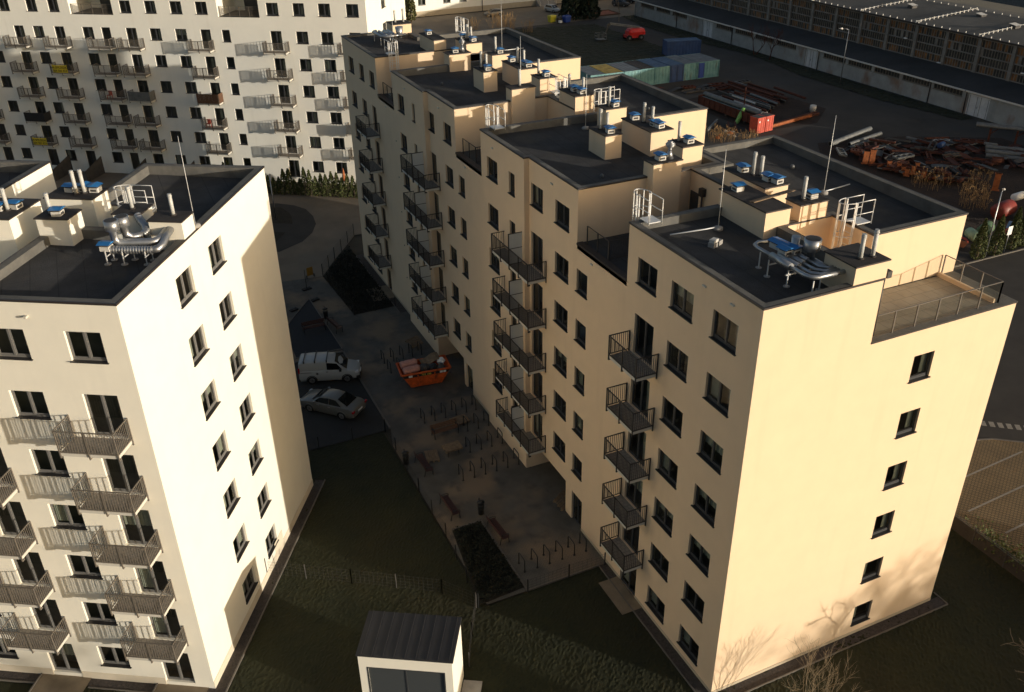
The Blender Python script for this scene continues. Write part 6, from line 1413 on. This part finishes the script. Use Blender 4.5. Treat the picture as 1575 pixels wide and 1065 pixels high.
for j in range(10):
    m = MB(); b_ = q.uniform(.15, .4); bm = bmesh.new(); bmesh.ops.create_icosphere(bm, subdivisions=2, radius=b_)
    for v in bm.verts: v.co *= 1+.35*noise.noise(v.co*4+Vector((j, 0, 0))); v.co.z *= .7
    me = bpy.data.meshes.new('rubble_stone'); bm.to_mesh(me); bm.free(); me.materials.append(q.choice((CONC, RUSTO, CONC)))
    o = link('rubble_stone', me, None, (51.8+q.uniform(0, 4.5), 71.4+q.uniform(-.8, 2.), .1)); tag(o, 'lump of rubble among the golden weeds behind the middle roof', 'rubble', 'rubble among the weeds')
ibeam(54.5, 76, .1, 5, R(40), STEELG, 'grey beam lying left of the green roll'); ibeam(56, 74.5, .1, 3.5, R(55), RUST, 'red-brown beam at the foot of the green roll'); ibeam(56.8, 74., .1, 3.5, R(57), RUST, 'second red-brown beam at the foot of the green roll')
# ------------------------------------------------------------------ added shade-casting buildings, and trees, beyond the right and lower edges of the view, towards the sun
def sun_blocker(label, s, p0, p1, dp, h, wm, hip=0.):
    """unseen low building added to block the sun, square to it: s metres towards the sun from the cream building's corner, spanning p0..p1 across"""
    hx, hy = math.cos(R(SUN_AZ)), math.sin(R(SUN_AZ)); px, py = -hy*-1, -hx      # across direction, positive to the lower left
    px, py = hy, -hx
    ox, oy = hx*s+px*p0, hy*s+py*p0; L = p1-p0; rz = math.atan2(py, px)
    t = thing('low_building', label, 'building', (ox, oy, 0), rz); m = MB(); ops = []; k = 2.
    while k+2.4 < L: ops.append((k, k+1.6, h*.35, h*.7)); k += 5.
    # local +x runs across, local -y faces away from or to the sun
    wall(m, 'y', 0, 0, L, 0, h, ops, wm); m.box(0, .3, 0, L, dp, h-.02, wm, top=DECK); m.face([(0, 0, 0), (0, .3, 0), (0, .3, h), (0, 0, h)], wm); m.face([(L, 0, 0), (L, .3, 0), (L, .3, h), (L, 0, h)], wm); m.build('wall', t)
    r = MB(); r.box(-.2, -.2, h, L+.2, dp+.2, h+.18, COPE, top=DECK); r.build('roof', t)
    for o in ops: put_window(t, 'y', 0, *o, fm=FRAMEG, curt=.2)
sun_blocker('added garage row shading the lawn from beyond the lower right edge', 41, 2.6, 58, 7, 6.6, FWHITE)  # made-up building, unseen; its shadow keeps the left lawn dark
sun_blocker('added workshop shading the lower right lawn from beyond the right edge', 43, -19, .3, 7, 4.25, FWHITE)  # made up too; the gap beside it lets the sunlit lawn strip through
sun_blocker('added storage hall shading the scrap yard from beyond the right edge', 72, -168, -72, 14, 9.3, HALLW)  # invented out of view, tall enough to shade the scrap yard floor
for i in range(11):
    xw = 4.2+.95*i; d_ = 46+rnd.uniform(-5, 9)
    t = bare_tree('autumn_tree', ['first', 'second', 'third', 'fourth', 'fifth', 'sixth', 'seventh', 'eighth', 'ninth', 'tenth', 'last'][i]+' thinly leaved tree of the row behind the added workshop beyond the right edge', xw+.775*d_, -d_, 7.2*d_/48+1.2+.35*i, 1., 4, BARK, 'tree', 1, 61+i, .22, 'row of trees beyond the workshop', twig=.03)
    m = MB(); H_ = 7.2*d_/48+1.2+.35*i; leaf_faces(m, [(rnd.gauss(0, .9), rnd.gauss(0, .9), H_*rnd.uniform(.45, 1.)) for _ in range(95)], .17, LEAFP); m.build('foliage', t)
for i, (x, y, h, sd) in enumerate(((8, -33, 9.6, 71), (12.5, -36, 10.2, 72))):
    bare_tree('bare_tree', ['first', 'second'][i]+' bare tree behind the added garage row beyond the lower edge of the view', x, y, h, 1., 4, BARK, 'tree', 1, sd, .2, twig=.03)
